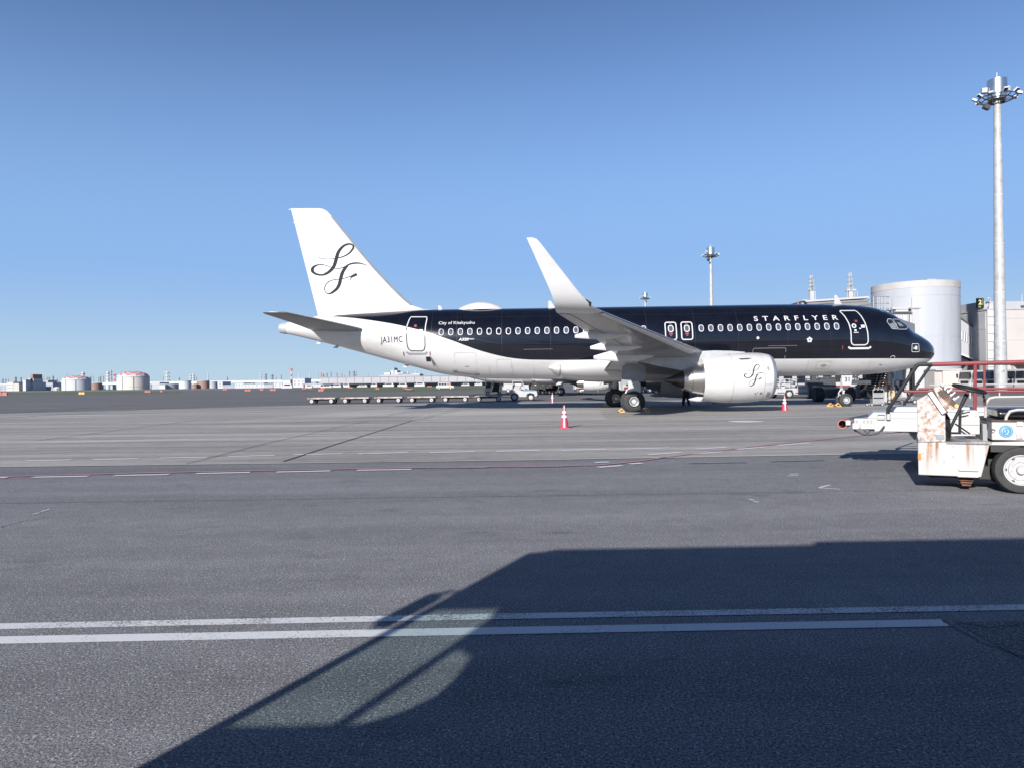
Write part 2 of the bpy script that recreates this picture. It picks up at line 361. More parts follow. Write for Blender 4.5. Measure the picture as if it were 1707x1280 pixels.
stripe('stand_line', [(640, 694.5), (696, 681.5)], .09, M['lb'])
stripe('stand_line', [(687, 700), (748, 680)], .05, M['lw']); stripe('stand_line', [(694, 700.5), (756, 680)], .05, M['lw'])
stripe('taxi_line', [(0, 689), (180, 677), (330, 667), (470, 660), (640, 655)], .3, M['lwf'])
stripe('taxi_line', [(0, 697), (250, 682), (430, 673), (520, 668)], .2, M['lwf'])
stripe('taxi_line', [(520, 666), (700, 660), (1000, 658)], .2, M['lwf'])
stripe('paint_mark', [(1366, 813.5), (1400, 815.5)], .045, M['lw'], .008); stripe('paint_mark', [(1366, 813), (1383, 808.5)], .05, M['lw'], .008)
stripe('paint_mark', [(1313, 793.5), (1331, 792.5)], .04, M['lw'], .008); stripe('paint_mark', [(1317, 791), (1331, 789.5)], .04, M['lw'], .008)
stripe('paint_mark', [(1249, 832), (1257, 834)], .04, M['lw'], .008); stripe('paint_mark', [(1256, 835.5), (1265, 837.5)], .04, M['lw'], .008)
stripe('paint_mark', [(54, 857), (66, 855)], .03, M['lw'], .008); stripe('paint_mark', [(68, 853), (83, 849)], .03, M['lw'], .008)
c = gr(1244, 703)
MB().add([(c.x+.65*math.cos(t*.2618), c.y+.65*math.sin(t*.2618), .02) for t in range(24)], [tuple(range(24))]).obj('manhole_cover', M['lgrey'], smooth=False, kind='structure')
M['patch'] = groundmat('darker_asphalt_patch', (.14, .14, .15), 1.0, .1, .1, 1.0)
sheet('asphalt_patch', [gr(1592, 1037), gr(1780, 1034), gr(1780, 1150), gr(1707, 1100)], .003, M['patch'])
def crack(pts, w=.012, name='crack', mt='seam'):
    rnd_ = random.Random(int(pts[0][0])); P = []
    for p, q in zip(pts, pts[1:]):
        for t in range(7): P.append((p[0]+(q[0]-p[0])*t/7+rnd_.uniform(-3, 3), p[1]+(q[1]-p[1])*t/7+rnd_.uniform(-1.2, 1.2)))
    stripe(name, P+[pts[-1]], w, M[mt], .006)
crack([(1572, 1034), (1600, 1052), (1640, 1072), (1707, 1096)]); crack([(1588, 1036), (1650, 1046), (1720, 1040)], .008); crack([(0, 879), (40, 868), (90, 860)], .008)
# low grass island between apron and taxiway, and a grass rim along the far edge
def grass(name, pts, z=.03): return sheet(name, pts, z, M['grass'])
grass('grass_strip', [gr(480, 651.5), gr(640, 652.5), gr(860, 648.5), gr(860, 644), gr(600, 646)], .03)
grass('grass_strip', [gr(0, 657.5), gr(140, 656.5), gr(300, 654.5), gr(300, 652), gr(120, 652.5), gr(0, 654.5)], .03)
# ------------------------------------------------------------------ airliner (local frame: +x nose, -y towards camera, z up; origin on ground under main gear)
GX = 17.71
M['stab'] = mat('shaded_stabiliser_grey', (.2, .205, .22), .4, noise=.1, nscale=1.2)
M['seamb'] = mat('seam_dark_grey', (.018, .02, .026), .5)
FS = [  # station from nose, top z, bottom z, half width
 (0.0, 3.02, 2.98, .02), (.05, 3.27, 2.76, .27), (.2, 3.50, 2.60, .54), (.5, 3.76, 2.38, .87), (.85, 3.98, 2.25, 1.1), (1.2, 4.19, 2.15, 1.28), (1.5, 4.39, 2.07, 1.41),
 (1.8, 4.70, 2.01, 1.51), (2.15, 5.03, 1.95, 1.61), (2.5, 5.27, 1.90, 1.69), (3.0, 5.48, 1.85, 1.79), (3.6, 5.64, 1.80, 1.87), (4.4, 5.745, 1.765, 1.94), (5.4, 5.81, 1.75, 1.97), (6.8, 5.86, 1.75, 1.975),
 (9, 5.88, 1.75, 1.975), (12, 5.88, 1.75, 1.975), (15, 5.88, 1.75, 1.975), (18, 5.88, 1.75, 1.975), (21, 5.88, 1.75, 1.975), (23.9, 5.88, 1.82, 1.975), (25.4, 5.88, 1.87, 1.97), (26.7, 5.88, 1.96, 1.95),
 (28.05, 5.88, 2.15, 1.89), (29.4, 5.87, 2.5, 1.77), (30.5, 5.85, 2.8, 1.64), (31.5, 5.83, 3.08, 1.5), (33, 5.78, 3.51, 1.26), (34.3, 5.70, 3.88, 1.02), (35.7, 5.55, 4.24, .74), (36.7, 5.38, 4.5, .5), (37.15, 5.28, 4.6, .4)]
BW = [(0, 2.62), (1.2, 2.63), (6, 2.68), (13, 2.74), (22.5, 2.83), (24.17, 2.97), (25.83, 3.39), (27.5, 4.02), (29.16, 4.57), (30.5, 4.93), (32.5, 5.30), (33.5, 5.44), (34.5, 5.53), (35.5, 5.57), (36.3, 5.5), (37.6, 5.35)]
def interp(T, s, k=1):
    if s <= T[0][0]: return T[0][k]
    for a, b in zip(T, T[1:]):
        if s <= b[0]:
            i = T.index(a); x0, x1, y0, y1 = a[0], b[0], a[k], b[k]; h = x1-x0; t = (s-x0)/h
            # monotone-ish cubic
            m0 = (y1-T[i-1][k])/(x1-T[i-1][0]) if i > 0 else (y1-y0)/h
            m1 = (T[i+2][k]-y0)/(T[i+2][0]-x0) if i+2 < len(T) else (y1-y0)/h
            if i == 0: m0 = (y1-y0)/h
            return (2*t**3-3*t*t+1)*y0+(t**3-2*t*t+t)*h*m0+(-2*t**3+3*t*t)*y1+(t**3-t*t)*h*m1
    return T[-1][k]
def fus(s): return interp(FS, s, 1), interp(FS, s, 2), interp(FS, s, 3)
def fus_mid(s):
    zt, zb, w = fus(s); return zb+(zt-zb)*(.5 if s > 6 else .43+.07*s/6)
def surf(s, z):
    """half width of the fuselage skin at station s and height z"""
    zt, zb, w = fus(s); zw = fus_mid(s); h = (zt-zw) if z > zw else (zw-zb)
    q = (z-zw)/max(h, .001); return w*math.sqrt(max(0.0, 1-q*q))
def P_(s, z, off=.008, side=-1):
    y = surf(s, z); y1 = surf(s, z+.03); y0 = surf(s, z-.03); nz = (y0-y1)/.06
    l = math.hypot(1, nz); return (GX-s, side*(y+off/l), z+off*nz/l)
def two_tone(name, parent, stations, fn, bwf, mats, n1=13, n2=13):
    mb = MB(); lo = []; hi = []
    for s in stations:
        zt, zb, w, zw = fn(s); zb_ = min(max(bwf(s), zb+.002), zt-.002)
        tb = math.asin((zb_-zw)/(zt-zw)) if zb_ > zw else math.asin((zb_-zw)/(zw-zb))
        def pt(t):
            return (GX-s, -w*math.cos(t), zw+(zt-zw if t > 0 else zw-zb)*math.sin(t))
        def arc(a, b, n): return [a+(b-a)*i/(n-1) for i in range(n)]
        a_lo = arc(tb, -math.pi/2, n1); a_hi = arc(tb, math.pi/2, n2)
        lo.append([pt(t) for t in a_lo]+[(p[0], -p[1], p[2]) for p in [pt(t) for t in a_lo[::-1][1:]]])
        hi.append([pt(t) for t in a_hi]+[(p[0], -p[1], p[2]) for p in [pt(t) for t in a_hi[::-1][1:]]])
    k = len(lo[0]); V = []; Fc = []; Mi = []
    for i in range(len(stations)):
        # share the two boundary vertices between lower and upper arcs
        ring = lo[i]+hi[i][::-1][1:-1]; V += ring
    K = len(lo[0])+len(hi[0])-2
    for i in range(len(stations)-1):
        for j in range(K):
            Fc.append((i*K+j, i*K+(j+1) % K, (i+1)*K+(j+1) % K, (i+1)*K+j)); Mi.append(0 if j < k-1 else 1)
    mb.v = V; mb.f = Fc; mb.m = Mi
    mb.f.append(tuple(range(K))); mb.m.append(1); mb.f.append(tuple(range((len(stations)-1)*K, len(stations)*K))[::-1]); mb.m.append(0)
    return mb.obj(name, mats, parent, ang=40)
def frange(a, b, n): return [a+(b-a)*i/(n-1) for i in range(n)]
def strip(pts, w, off=.008, side=-1, fn=None, sub=4, closed=False):
    """ribbon laid on the skin through (s,z) points"""
    fn = fn or (lambda s, z: P_(s, z, off, side))
    Q = []; N = len(pts); rng = range(N if closed else N-1)
    for i in rng:
        a = pts[i]; b = pts[(i+1) % N]
        Q += [(a[0]+(b[0]-a[0])*t/sub, a[1]+(b[1]-a[1])*t/sub) for t in range(sub)]
    if not closed: Q.append(pts[-1])
    n = len(Q); A = []; B = []
    for i in range(n):
        p, q = (Q[(i-1) % n], Q[(i+1) % n]) if closed else (Q[max(0, i-1)], Q[min(n-1, i+1)])
        dx, dz = q[0]-p[0], q[1]-p[1]; l = math.hypot(dx, dz) or 1; ww = w[i] if isinstance(w, list) else w
        A.append((Q[i][0]-dz/l*ww/2, Q[i][1]+dx/l*ww/2)); B.append((Q[i][0]+dz/l*ww/2, Q[i][1]-dx/l*ww/2))
    v = [fn(*p) for p in A+B]
    f = [(i, (i+1) % n, n+(i+1) % n, n+i) for i in range(n if closed else n-1)]
    return v, f
def rrect(s0, s1, z0, z1, r, n=4, shear=lambda z: 0):
    pts = []
    for cx, cz, a0 in ((s1-r, z1-r, 0), (s0+r, z1-r, 90), (s0+r, z0+r, 180), (s1-r, z0+r, 270)):
        for k in range(n+1):
            a = R(a0+90*k/n); pts.append((cx+r*math.cos(a), cz+r*math.sin(a)))
    return [(p[0]+shear(p[1]), p[1]) for p in pts]
def patch(poly, off=.008, side=-1, rows=6):
    """filled convex patch on the skin: sliced in z rows"""
    zs = frange(min(p[1] for p in poly)+1e-4, max(p[1] for p in poly)-1e-4, rows); v = []; f = []
    for z in zs:
        xs = []
        for a, b in zip(poly, poly[1:]+poly[:1]):
            if (a[1]-z)*(b[1]-z) < 0 or a[1] == z:
                t = (z-a[1])/(b[1]-a[1]) if b[1] != a[1] else 0; xs.append(a[0]+(b[0]-a[0])*t)
        x0, x1 = min(xs), max(xs); v += [P_(x0+(x1-x0)*k/3, z, off, side) for k in range(4)]
    for i in range(rows-1):
        for k in range(3): f.append((i*4+k, i*4+k+1, i*4+k+5, i*4+k+4))
    return v, f
def text_mesh(txt, size, bold=0.0, spacing=1.0, shear=0.0):
    c = bpy.data.curves.new('tmp', 'FONT'); c.body = txt; c.size = size; c.offset = bold; c.space_character = spacing; c.shear = shear
    c.resolution_u = 3; o = bpy.data.objects.new('tmp', c); S.collection.objects.link(o)
    dg = bpy.context.evaluated_depsgraph_get(); me = bpy.data.meshes.new_from_object(o.evaluated_get(dg))
    v = [tuple(q.co) for q in me.vertices]; f = [tuple(p.vertices) for p in me.polygons]
    bpy.data.objects.remove(o); bpy.data.meshes.remove(me)
    x0 = min(p[0] for p in v); x1 = max(p[0] for p in v); return [(p[0]-x0, p[1]) for p in v], f, x1-x0
def skin_text(name, txt, s0, s1, z0, h, mt, parent, spacing=1.0, bold=0.0, off=.012, shear=0.0):
    v, f, w = text_mesh(txt, h/.72, bold, spacing, shear); k = (s0-s1)/w
    MB().add([P_(s0-p[0]*k, z0+p[1], off) for p in v], f).obj(name, mt, parent, smooth=False)
LOGO = [[(310,378,4),(350,415,5),(430,438,7),(540,448,8),(660,444,9),(740,430,14),(830,408,18),(930,358,22),(1000,290,26),(1035,215,28),(1010,172,26),(950,158,26),(870,180,34),(800,235,44),(740,315,54),(705,410,60),(680,500,60),(640,600,56),(570,680,50),(480,738,38),(390,758,28),(290,740,36),(215,692,50),(205,640,54),(240,590,36),(310,560,20),(400,555,12),(480,570,10),(560,600,9),(640,628,9),(720,642,9),(800,630,10),(870,606,14),(930,572,22),(1000,549,26),(1090,539,26),(1190,548,16),(1300,588,4)],
 [(930,582,20),(880,625,44),(830,695,54),(797,770,58),(772,860,58),(748,950,56),(702,1030,50),(630,1090,38),(560,1128,24),(495,1125,14),(452,1070,11),(455,990,10),(500,920,9),(570,878,9),(650,858,9),(740,850,9),(820,842,9),(900,822,9),(990,797,16),(1050,777,38),(1085,770,48),(1106,770,22)],
 [(1060,790,22),(1020,805,22),(990,825,14),(975,850,8),(970,885,3)]]
def catmull(P, n=5):
    out = []
    for i in range(len(P)-1):
        p0, p1, p2, p3 = P[max(0, i-1)], P[i], P[i+1], P[min(len(P)-1, i+2)]
        for k in range(n):
            t = k/n; out.append(tuple(.5*((2*p1[j])+(-p0[j]+p2[j])*t+(2*p0[j]-5*p1[j]+4*p2[j]-p3[j])*t*t+(-p0[j]+3*p1[j]-3*p2[j]+p3[j])*t**3) for j in range(3)))
    return out+[P[-1]]
def emblem(name, mt, parent, fn, scale, wmin=0.0):
    mb = MB()
    for k, st in enumerate(LOGO):
        Q = catmull(st); pts = [((p[0]-650)*scale, -(p[1]-650)*scale) for p in Q]; w = [max(p[2]*scale*1.08, wmin) for p in Q]
        v, f = strip(pts, w, fn=lambda u, z, k=k: fn(u, z, k*.0015), sub=1); mb.add(v, f)
    return mb.obj(name, mt, parent, smooth=False)
def foil(sec, n=9):
    """wing section: le=(s,y,z), chord, thickness ratio, (ny,nz) thickness direction, incidence drop at trailing edge"""
    (s, y, z), c, t, nrm, inc = sec; up_ = []; lo_ = []
    for i in range(n):
        x = (1-math.cos(math.pi*i/(n-1)))/2
        h = 5*t*(.2969*math.sqrt(x)-.126*x-.3516*x*x+.2843*x**3-.1015*x**4)
        cam_ = .012*math.sin(math.pi*x); a = (h*.95+cam_)*c; b = (-h*1.02+cam_)*c; d = -inc*x*c
        up_.append((GX-(s+x*c), y+nrm[0]*(a)+nrm[0]*0, z+nrm[1]*a+d)); lo_.append((GX-(s+x*c), y+nrm[0]*b, z+nrm[1]*b+d))
    return up_+lo_[::-1][1:-1]
def flip(sec, sd): (s, y, z), c, t, n_, inc = sec; return ((s, y*sd, z), c, t, (n_[0]*sd, n_[1]), inc)
def build_airliner(root, detail=True):
    ST = sorted(set([0, .02, .05, .1, .15, .2, .3, .4, .5, .65, .8, 1.0]+frange(1.2, 4, 15)+frange(4.4, 9, 7)+frange(10, 22, 9)+frange(23, 37.15, 32)))
    f_ = lambda s: (*fus(s), fus_mid(s))
    two_tone('fuselage', root, ST, f_, lambda s: interp(BW, s), [M['white'], M['black']])
    # exhaust ring of the tail cone
    zt, zb, w = fus(37.15)
    MB().loft([[(GX-s, w*k*math.cos(a), (zt+zb)/2-.005+(zt-zb)/2*k*math.sin(a)) for a in frange(0, 2*math.pi*23/24, 24)] for s, k in ((37.14, 1.01), (37.35, .97), (37.57, .8), (37.57, .62), (37.3, .6))], mi=0).obj('tail_exhaust', M['galv'], root)
    # belly fairing
    BF = [(10.6, 2.6, 1.76, .6), (11.0, 2.95, 1.74, 1.5), (12.2, 3.3, 1.68, 2.03), (14, 3.42, 1.6, 2.16), (17, 3.45, 1.58, 2.18), (19, 3.38, 1.58, 2.17), (20.0, 3.2, 1.62, 2.12), (20.9, 2.98, 1.72, 2.02), (21.4, 2.78, 1.84, 1.88), (21.8, 2.62, 2.04, 1.74), (22.0, 2.46, 2.3, 1.5)]
    two_tone('belly_fairing', root, frange(10.6, 22.0, 40), lambda s: (interp(BF, s, 1), interp(BF, s, 2), interp(BF, s, 3), (interp(BF, s, 1)*.55+interp(BF, s, 2)*.45)), lambda s: interp(BW, s)+.005, [M['white'], M['black']])
    v, f = [], []
    mb = MB()
    for s0 in (21.38,):   # sealed joint near the tip of the fairing
        pts = []
        for i in range(13):
            t = R(-60+100*i/12); zt_, zb_, w_ = interp(BF, s0, 1), interp(BF, s0, 2), interp(BF, s0, 3); zw_ = zt_*.55+zb_*.45
            for ds in (-.045, .045): pts.append((GX-s0+ds, -(w_+.006)*math.cos(t), zw_+((zt_-zw_) if t > 0 else (zw_-zb_))*math.sin(t)))
        mb.add(pts, [(2*i, 2*i+1, 2*i+3, 2*i+2) for i in range(12)])
    mb.obj('fairing_joint', M['mgrey'], root)
    # ---------------- wings
    for sd in (-1, 1):
        W1 = [((11.5, 1.2, 2.42), 7.5, .15, (0, 1), .05), ((12.4, 1.98, 2.52), 6.6, .145, (0, 1), .05), ((13.45, 4.0, 2.78), 5.5, .128, (0, 1), .045), ((14.82, 6.4, 3.06), 4.05, .118, (0, 1), .04), ((16.65, 9.6, 3.36), 3.2, .112, (0, 1), .03),
              ((18.7, 13.2, 3.72), 2.33, .108, (0, 1), .02), ((20.55, 16.4, 4.06), 1.62, .105, (-.08, 1), .01)]
        W2 = [((20.55, 16.4, 4.06), 1.62, .105, (-.08, 1), .01), ((20.85, 16.85, 4.14), 1.38, .10, (-.3, .95), .0), ((21.13, 17.17, 4.33), 1.14, .10, (-.62, .78), 0), ((21.43, 17.36, 4.62), .95, .10, (-.88, .48), 0), ((21.74, 17.5, 5.0), .81, .10, (-.96, .25), 0),
              ((22.38, 17.68, 5.8), .53, .10, (-.98, .2), 0), ((22.76, 17.78, 6.28), .37, .09, (-.98, .2), 0), ((22.87, 17.8, 6.38), .3, .07, (-.98, .2), 0), ((23.0, 17.81, 6.42), .19, .05, (-.98, .2), 0)]
        def q(sec): return flip(sec, sd)
        MB().loft([foil(q(x)) for x in W1]).obj('wing', M['wing'], root, ang=50)
        wl = MB().loft([foil(q(x)) for x in W2]).obj('winglet', M['white'], root, ang=50)
        if detail and sd < 0:   # leading edge and black triangle mark
            MB().add([(GX-21.02, -16.97, 4.14), (GX-21.22, -17.28, 4.42), (GX-20.98, -17.07, 4.3)], [(0, 1, 2)]).obj('warning_mark', M['dtext'], wl, smooth=False)
        # leading edge slats and trailing edge flaps stand slightly proud
        def span_piece(y0, y1, x0, x1, name, mt, zoff=-.012, parts=4, thick=.02):
            rows = []
            for yy in frange(y0, y1, parts):
                sec = None
                for a, b in zip(W1, W1[1:]):
                    if a[0][1] <= yy <= b[0][1]+1e-6:
                        t = (yy-a[0][1])/(b[0][1]-a[0][1]); L_ = lambda i, j: a[i][j]*(1-t)+b[i][j]*t
                        sec = ((L_(0, 0), yy, L_(0, 2)), a[1]*(1-t)+b[1]*t, a[2]*(1-t)+b[2]*t, (0, 1), a[4]*(1-t)+b[4]*t); break
                (s_, y_, z_), c_, t_, n_, inc = sec; r_ = []
                for i in range(7):
                    x = x0+(x1-x0)*i/6; h = 5*t_*(.2969*math.sqrt(x)-.126*x-.3516*x*x+.2843*x**3-.1015*x**4)
                    cm = .012*math.sin(math.pi*x); r_.append((GX-(s_+x*c_), sd*y_, z_+(-h*1.02+cm)*c_-inc*x*c_+zoff))
                rows.append(r_)
            n = 7; v = [p for r_ in rows for p in r_]; f = [(i*n+k, i*n+k+1, (i+1)*n+k+1, (i+1)*n+k) for i in range(len(rows)-1) for k in range(n-1)]
            MB().add(v, f).obj(name, mt, root, ang=60)
        span_piece(2.6, 6.3, .72, .985, 'flap', M['lgrey'], -.02); span_piece(6.5, 13.0, .72, .985, 'flap', M['wing'], -.016); span_piece(13.1, 16.2, .74, .985, 'aileron', M['wing'], -.014)
        span_piece(6.6, 16.3, .005, .10, 'slat', M['lgrey'], -.014, 6)
        span_piece(2.6, 5.2, .01, .10, 'slat', M['lgrey'], -.014)
        for k, (yy, s0, s1, z0, z1, r_) in enumerate(((12.25, 19.0, 21.25, 3.46, 3.42, .17), (9.1, 17.8, 20.35, 3.14, 3.1, .2), (6.35, 16.9, 19.95, 2.76, 2.75, .24))):
            rings = []
            for t in frange(0, 1, 15):
                ss = s0+(s1-s0)*t; rr = r_*min(1, (t/.3)**.6 if t < .3 else 1)*(1 if t < .55 else max(.16, 1-((t-.55)/.45)**1.3*.84))
                zc = z0+(z1-z0)*t+(.10 if t < .5 else .10*(1-(t-.5)*2)*1); 
                if t == 0: rr = .01
                rings.append([(GX-ss, sd*yy+rr*.62*math.cos(a), zc+rr*1.25*math.sin(a)+.05*(1 if math.sin(a) > 0 else 0)) for a in frange(0, 2*math.pi*11/12, 12)])
            MB().loft(rings).obj('flap_track_fairing', M['lgrey'], root, ang=50)
    # ---------------- fin
    FN = [(5.55, 28.6, 35.33, .02), (5.85, 28.9, 35.2, .055), (6.0, 29.35, 35.15, .075), (6.17, 29.85, 35.08, .085), (6.5, 30.25, 34.99+.0, .09), (7.2, 30.95, 35.26, .092), (8.3, 31.95, 35.68, .095), (9.4, 32.86, 36.06, .098), (10.5, 33.72, 36.42, .10), (11.4, 34.43, 36.73, .10), (11.72, 34.72, 36.83, .08), (11.86, 34.98, 36.86, .05), (11.9, 35.3, 36.86, .02)]
    FN = [(z, le, 35.33+(z-5.55)*(36.86-35.33)/(11.9-5.55), t) for z, le, te_, t in FN]
    rings = []
    for z, le, te_, t in FN:
        c_ = te_-le; U = []; Lw = []
        for i in range(26):
            x = (1-math.cos(math.pi*i/25))/2; h = 5*t*(.2969*math.sqrt(x)-.126*x-.3516*x*x+.2843*x**3-.1015*x**4)*c_
            h = min(h, .34); U.append((GX-(le+x*c_), h, z)); Lw.append((GX-(le+x*c_), -h, z))
        rings.append(U+Lw[::-1][1:-1])
    fin = MB().loft(rings).obj('tail_fin', M['white'], root, ang=50)
    def finY(s, z):
        le = np.interp(z, [a[0] for a in FN], [a[1] for a in FN]); te_ = np.interp(z, [a[0] for a in FN], [a[2] for a in FN]); t = np.interp(z, [a[0] for a in FN], [a[3] for a in FN])
        c_ = te_-le; x = min(max((s-le)/c_, .0), 1); return -min(.34, 5*t*(.2969*math.sqrt(x)-.126*x-.3516*x*x+.2843*x**3-.1015*x**4)*c_)
    Fn = lambda o=.012: (lambda s, z: (GX-s, float(finY(s, z))-o, z))
    emblem('emblem', M['logo'], fin, lambda u, z, k: (GX-(34.33-u), float(finY(34.33-u, 8.31+z))-.03-k, 8.31+z), 1/11.63/29.3, .02)
    for a, b, w_ in (((36.2, 11.86), (34.15, 6.1), .03), ((33.4, 7.6), (33.05, 6.6), .02), ((32.0, 7.0), (31.3, 6.3), .015)):
        v, f = strip([a, b], w_, fn=Fn(.008), sub=8); MB().add(v, f).obj('rudder_line', M['line'], fin, smooth=False)
    fl = MB()
    le_pts = [(6.17, 29.85), (6.5, 30.25), (7.2, 30.95), (8.3, 31.95), (9.4, 32.86), (10.5, 33.72), (11.4, 34.43)]
    v, f = strip([(b+.03, a) for a, b in le_pts], .1, fn=Fn(.016), sub=2); fl.add(v, f); fl.obj('fin_leading_edge', M['mgrey'], fin, smooth=False)
    # fin root fillet
    rings = [[(GX-s, w_*math.cos(a), z+.30*math.sin(a)*k) for a in frange(0, math.pi, 11)]+[(GX-s, 0, z-.3)] for s, z, w_, k in ((28.2, 5.78, .05, .3), (29.2, 5.78, .35, .55), (30.4, 5.72, .55, .85), (32, 5.68, .62, 1), (34, 5.6, .55, .9), (35.2, 5.5, .42, .6), (35.9, 5.42, .1, .3))]
    MB().loft(rings).obj('fin_root_fillet', M['white'], root, ang=60)
    # ---------------- stabilisers
    for sd in (-1, 1):
        T = [((31.95, .3, 4.62), 3.6, .11, (0, 1), -.02), ((32.25, 1.0, 4.68), 3.25, .10, (0, 1), -.02), ((33.6, 3.4, 4.95), 2.25, .10, (0, 1), -.01), ((34.95, 5.8, 5.2), 1.42, .10, (0, 1), 0), ((35.15, 6.1, 5.23), 1.2, .08, (0, 1), 0), ((35.45, 6.23, 5.25), .85, .05, (0, 1), 0)]
        MB().loft([foil(flip(x, sd)) for x in T]).obj('stabiliser', M['stab'], root, ang=50)
        v = [P_(s, z, .012, sd) for s, z in ((31.9, 5.02), (31.9, 4.3), (33.3, 4.1), (34.6, 4.28), (34.8, 4.9), (33.3, 5.18))]
        MB().add(v+[P_(33.2, 4.65, .02, sd)], [(i, (i+1) % 6, 6) for i in range(6)]).obj('stabiliser_seal_plate', M['lgrey'], root, smooth=False)
    # ---------------- engines
    for sd in (-1, 1):
        y = 5.75*sd; E = MB()
        zc = lambda s: 1.73-(s-10.9)*.022
        SQ = lambda s: s if s > 12.8 else 12.8-(12.8-s)*.87
        def prof(T): return [(GX-SQ(s), r_, zc(s)) for s, r_ in T]
        nac = MB().lathe(prof([(11.12, 1.115), (11.5, 1.19), (12.1, 1.225), (12.8, 1.235), (13.4, 1.21), (14.0, 1.15), (14.45, 1.07), (14.62, 1.035), (14.6, .99), (13.9, .99)]), (0, y, 0), 'x', 48).obj('nacelle', M['white'], root, ang=50)
        MB().lathe(prof([(11.12, 1.115), (11.0, 1.085), (10.92, 1.03), (10.9, .985), (10.95, .93), (11.1, .89)]), (0, y, 0), 'x', 48).obj('inlet_lip', M['lipm'], root, ang=60)
        MB().lathe(prof([(11.1, .89), (11.4, .87), (12.0, .87)]), (0, y, 0), 'x', 32).obj('inlet_duct', M['mgrey'], root)
        fan = MB().lathe(prof([(11.45, .01), (11.6, .13), (11.8, .24), (11.95, .27)]), (0, y, 0), 'x', 24, 0)
        for k in range(18):
            a = 2*math.pi*k/18; ca, sa = math.cos(a), math.sin(a)
            P4 = [(GX-11.85, .25, -.03), (GX-11.98, .25, .05), (GX-12.0, .86, .14), (GX-11.82, .86, -.1)]
            fan.add([(p[0], y+p[1]*ca-p[2]*sa, zc(12)+p[1]*sa+p[2]*ca) for p in P4], [(0, 1, 2, 3)], 1)
        fan.obj('fan', [M['dgrey'], M['exh']], root, kind='stuff')
        MB().lathe(prof([(13.9, .97), (14.1, .86), (14.3, .8)]), (0, y, 0), 'x', 32).obj('fan_duct', M['dark'], root)
        MB().lathe(prof([(13.6, .80), (14.2, .80), (14.6, .76), (15.1, .66), (15.12, .6)]), (0, y, 0), 'x', 40).obj('core_cowl', M['metal'], root, ang=50)
        MB().lathe(prof([(15.08, .62), (15.35, .56), (15.5, .52), (15.5, .46)]), (0, y, 0), 'x', 32).obj('core_nozzle', M['metal'], root)
        MB().lathe(prof([(15.3, .44), (15.6, .38), (16.0, .2), (16.4, .05), (16.45, .01)]), (0, y, 0), 'x', 24).obj('exhaust_plug', M['exh'], root)
        # pylon: thin blade from nacelle crown back under the wing
        pyl = []
        for s, zb_, zt_, w_ in ((12.4, 2.82, 2.96, .04), (13.1, 2.8, 3.02, .11), (13.9, 2.62, 3.05, .17), (14.7, 2.35, 3.02, .2), (15.6, 2.1, 2.95, .2), (16.8, 2.35, 2.9, .14), (18.0, 2.66, 2.85, .04)):
            pyl.append([(GX-s, y+w_*a, z) for a, z in ((-.6, zb_), (-1, (zb_+zt_)/2), (-.7, zt_), (.7, zt_), (1, (zb_+zt_)/2), (.6, zb_))])
        MB().loft(pyl).obj('pylon', M['galv'], root, ang=30)
        def N_(u, z, o=.012):   # point on nacelle outside: u = station, z height
            T = [(11.12, 1.115), (11.5, 1.19), (12.1, 1.225), (12.8, 1.235), (13.4, 1.21), (14.0, 1.15), (14.45, 1.07), (14.62, 1.035)]
            r_ = np.interp(u, [a[0] for a in T], [a[1] for a in T]); dz = z-zc(u); return (GX-SQ(u), y+sd*math.sqrt(max(0, r_*r_-dz*dz))+sd*o, z)
        if sd < 0:
            emblem('emblem', M['logo'], nac, lambda u, z, k: N_(12.33-u, 1.79+z, .012+k), 1/11.63/28.3*.345, .012)
            for s_ in (13.28, 11.62):
                r_ = float(np.interp(s_, [11.12, 11.5, 12.1, 12.8, 13.4, 14], [1.115, 1.19, 1.225, 1.235, 1.21, 1.15]))+.006
                v = [(GX-SQ(s_)+ds, y+sd*r_*math.cos(a), zc(s_)+r_*math.sin(a)) for a in frange(-1.5, 1.5, 25) for ds in (-.009, .009)]
                MB().add(v, [(2*i, 2*i+1, 2*i+3, 2*i+2) for i in range(24)]).obj('cowl_joint', M['line'], nac, smooth=False)
            v, f = strip([(11.62, 1.35), (11.2, 1.36)], .014, fn=N_, sub=2); MB().add(v, f).obj('panel_joint', M['line'], nac, smooth=False)
            v, f = strip([(11.98, 1.02), (12.07, .78)], .015, fn=N_, sub=3); MB().add(v, f).obj('red_mark', M['red'], nac, smooth=False)
            v, f = strip([(11.78+.09*math.cos(a), .93+.05*math.sin(a)) for a in frange(0, 2*math.pi*11/12, 12)], .01, fn=N_, sub=1, closed=True); MB().add(v, f).obj('red_mark', M['red'], nac, smooth=False)
            for uu in (11.8, 12.12):
                v, f = strip([(uu-.03, .93), (uu+.03, .93)], .05, fn=N_, sub=1); MB().add(v, f).obj('service_label', M['dtext'], nac, smooth=False)
            v, f = strip(rrect(11.4, 11.47, 2.05, 2.2, .03), .05, fn=N_, sub=1, closed=True); MB().add(v, f).obj('probe_plate', M['mgrey'], nac, smooth=False)
            v, f = strip([(11.32, .98), (11.36, .75)], .22, fn=N_, sub=4); MB().add(v, f).obj('scuff_plate', M['mgrey'], nac, smooth=False)
            # vortex strake
            MB().add([N_(12.2, 2.62, 0), N_(13.0, 2.6, 0), N_(12.9, 2.62, .24), N_(12.5, 2.63, .22)], [(0, 1, 2, 3)]).obj('nacelle_strake', M['lgrey'], nac, smooth=False)
        MB().lathe([(GX-13.9, .02), (GX-14.1, .1), (GX-14.8, .13), (GX-15.2, .02)], (0, y, .66), 'x', 10).obj('drain_fairing', M['white'], root)
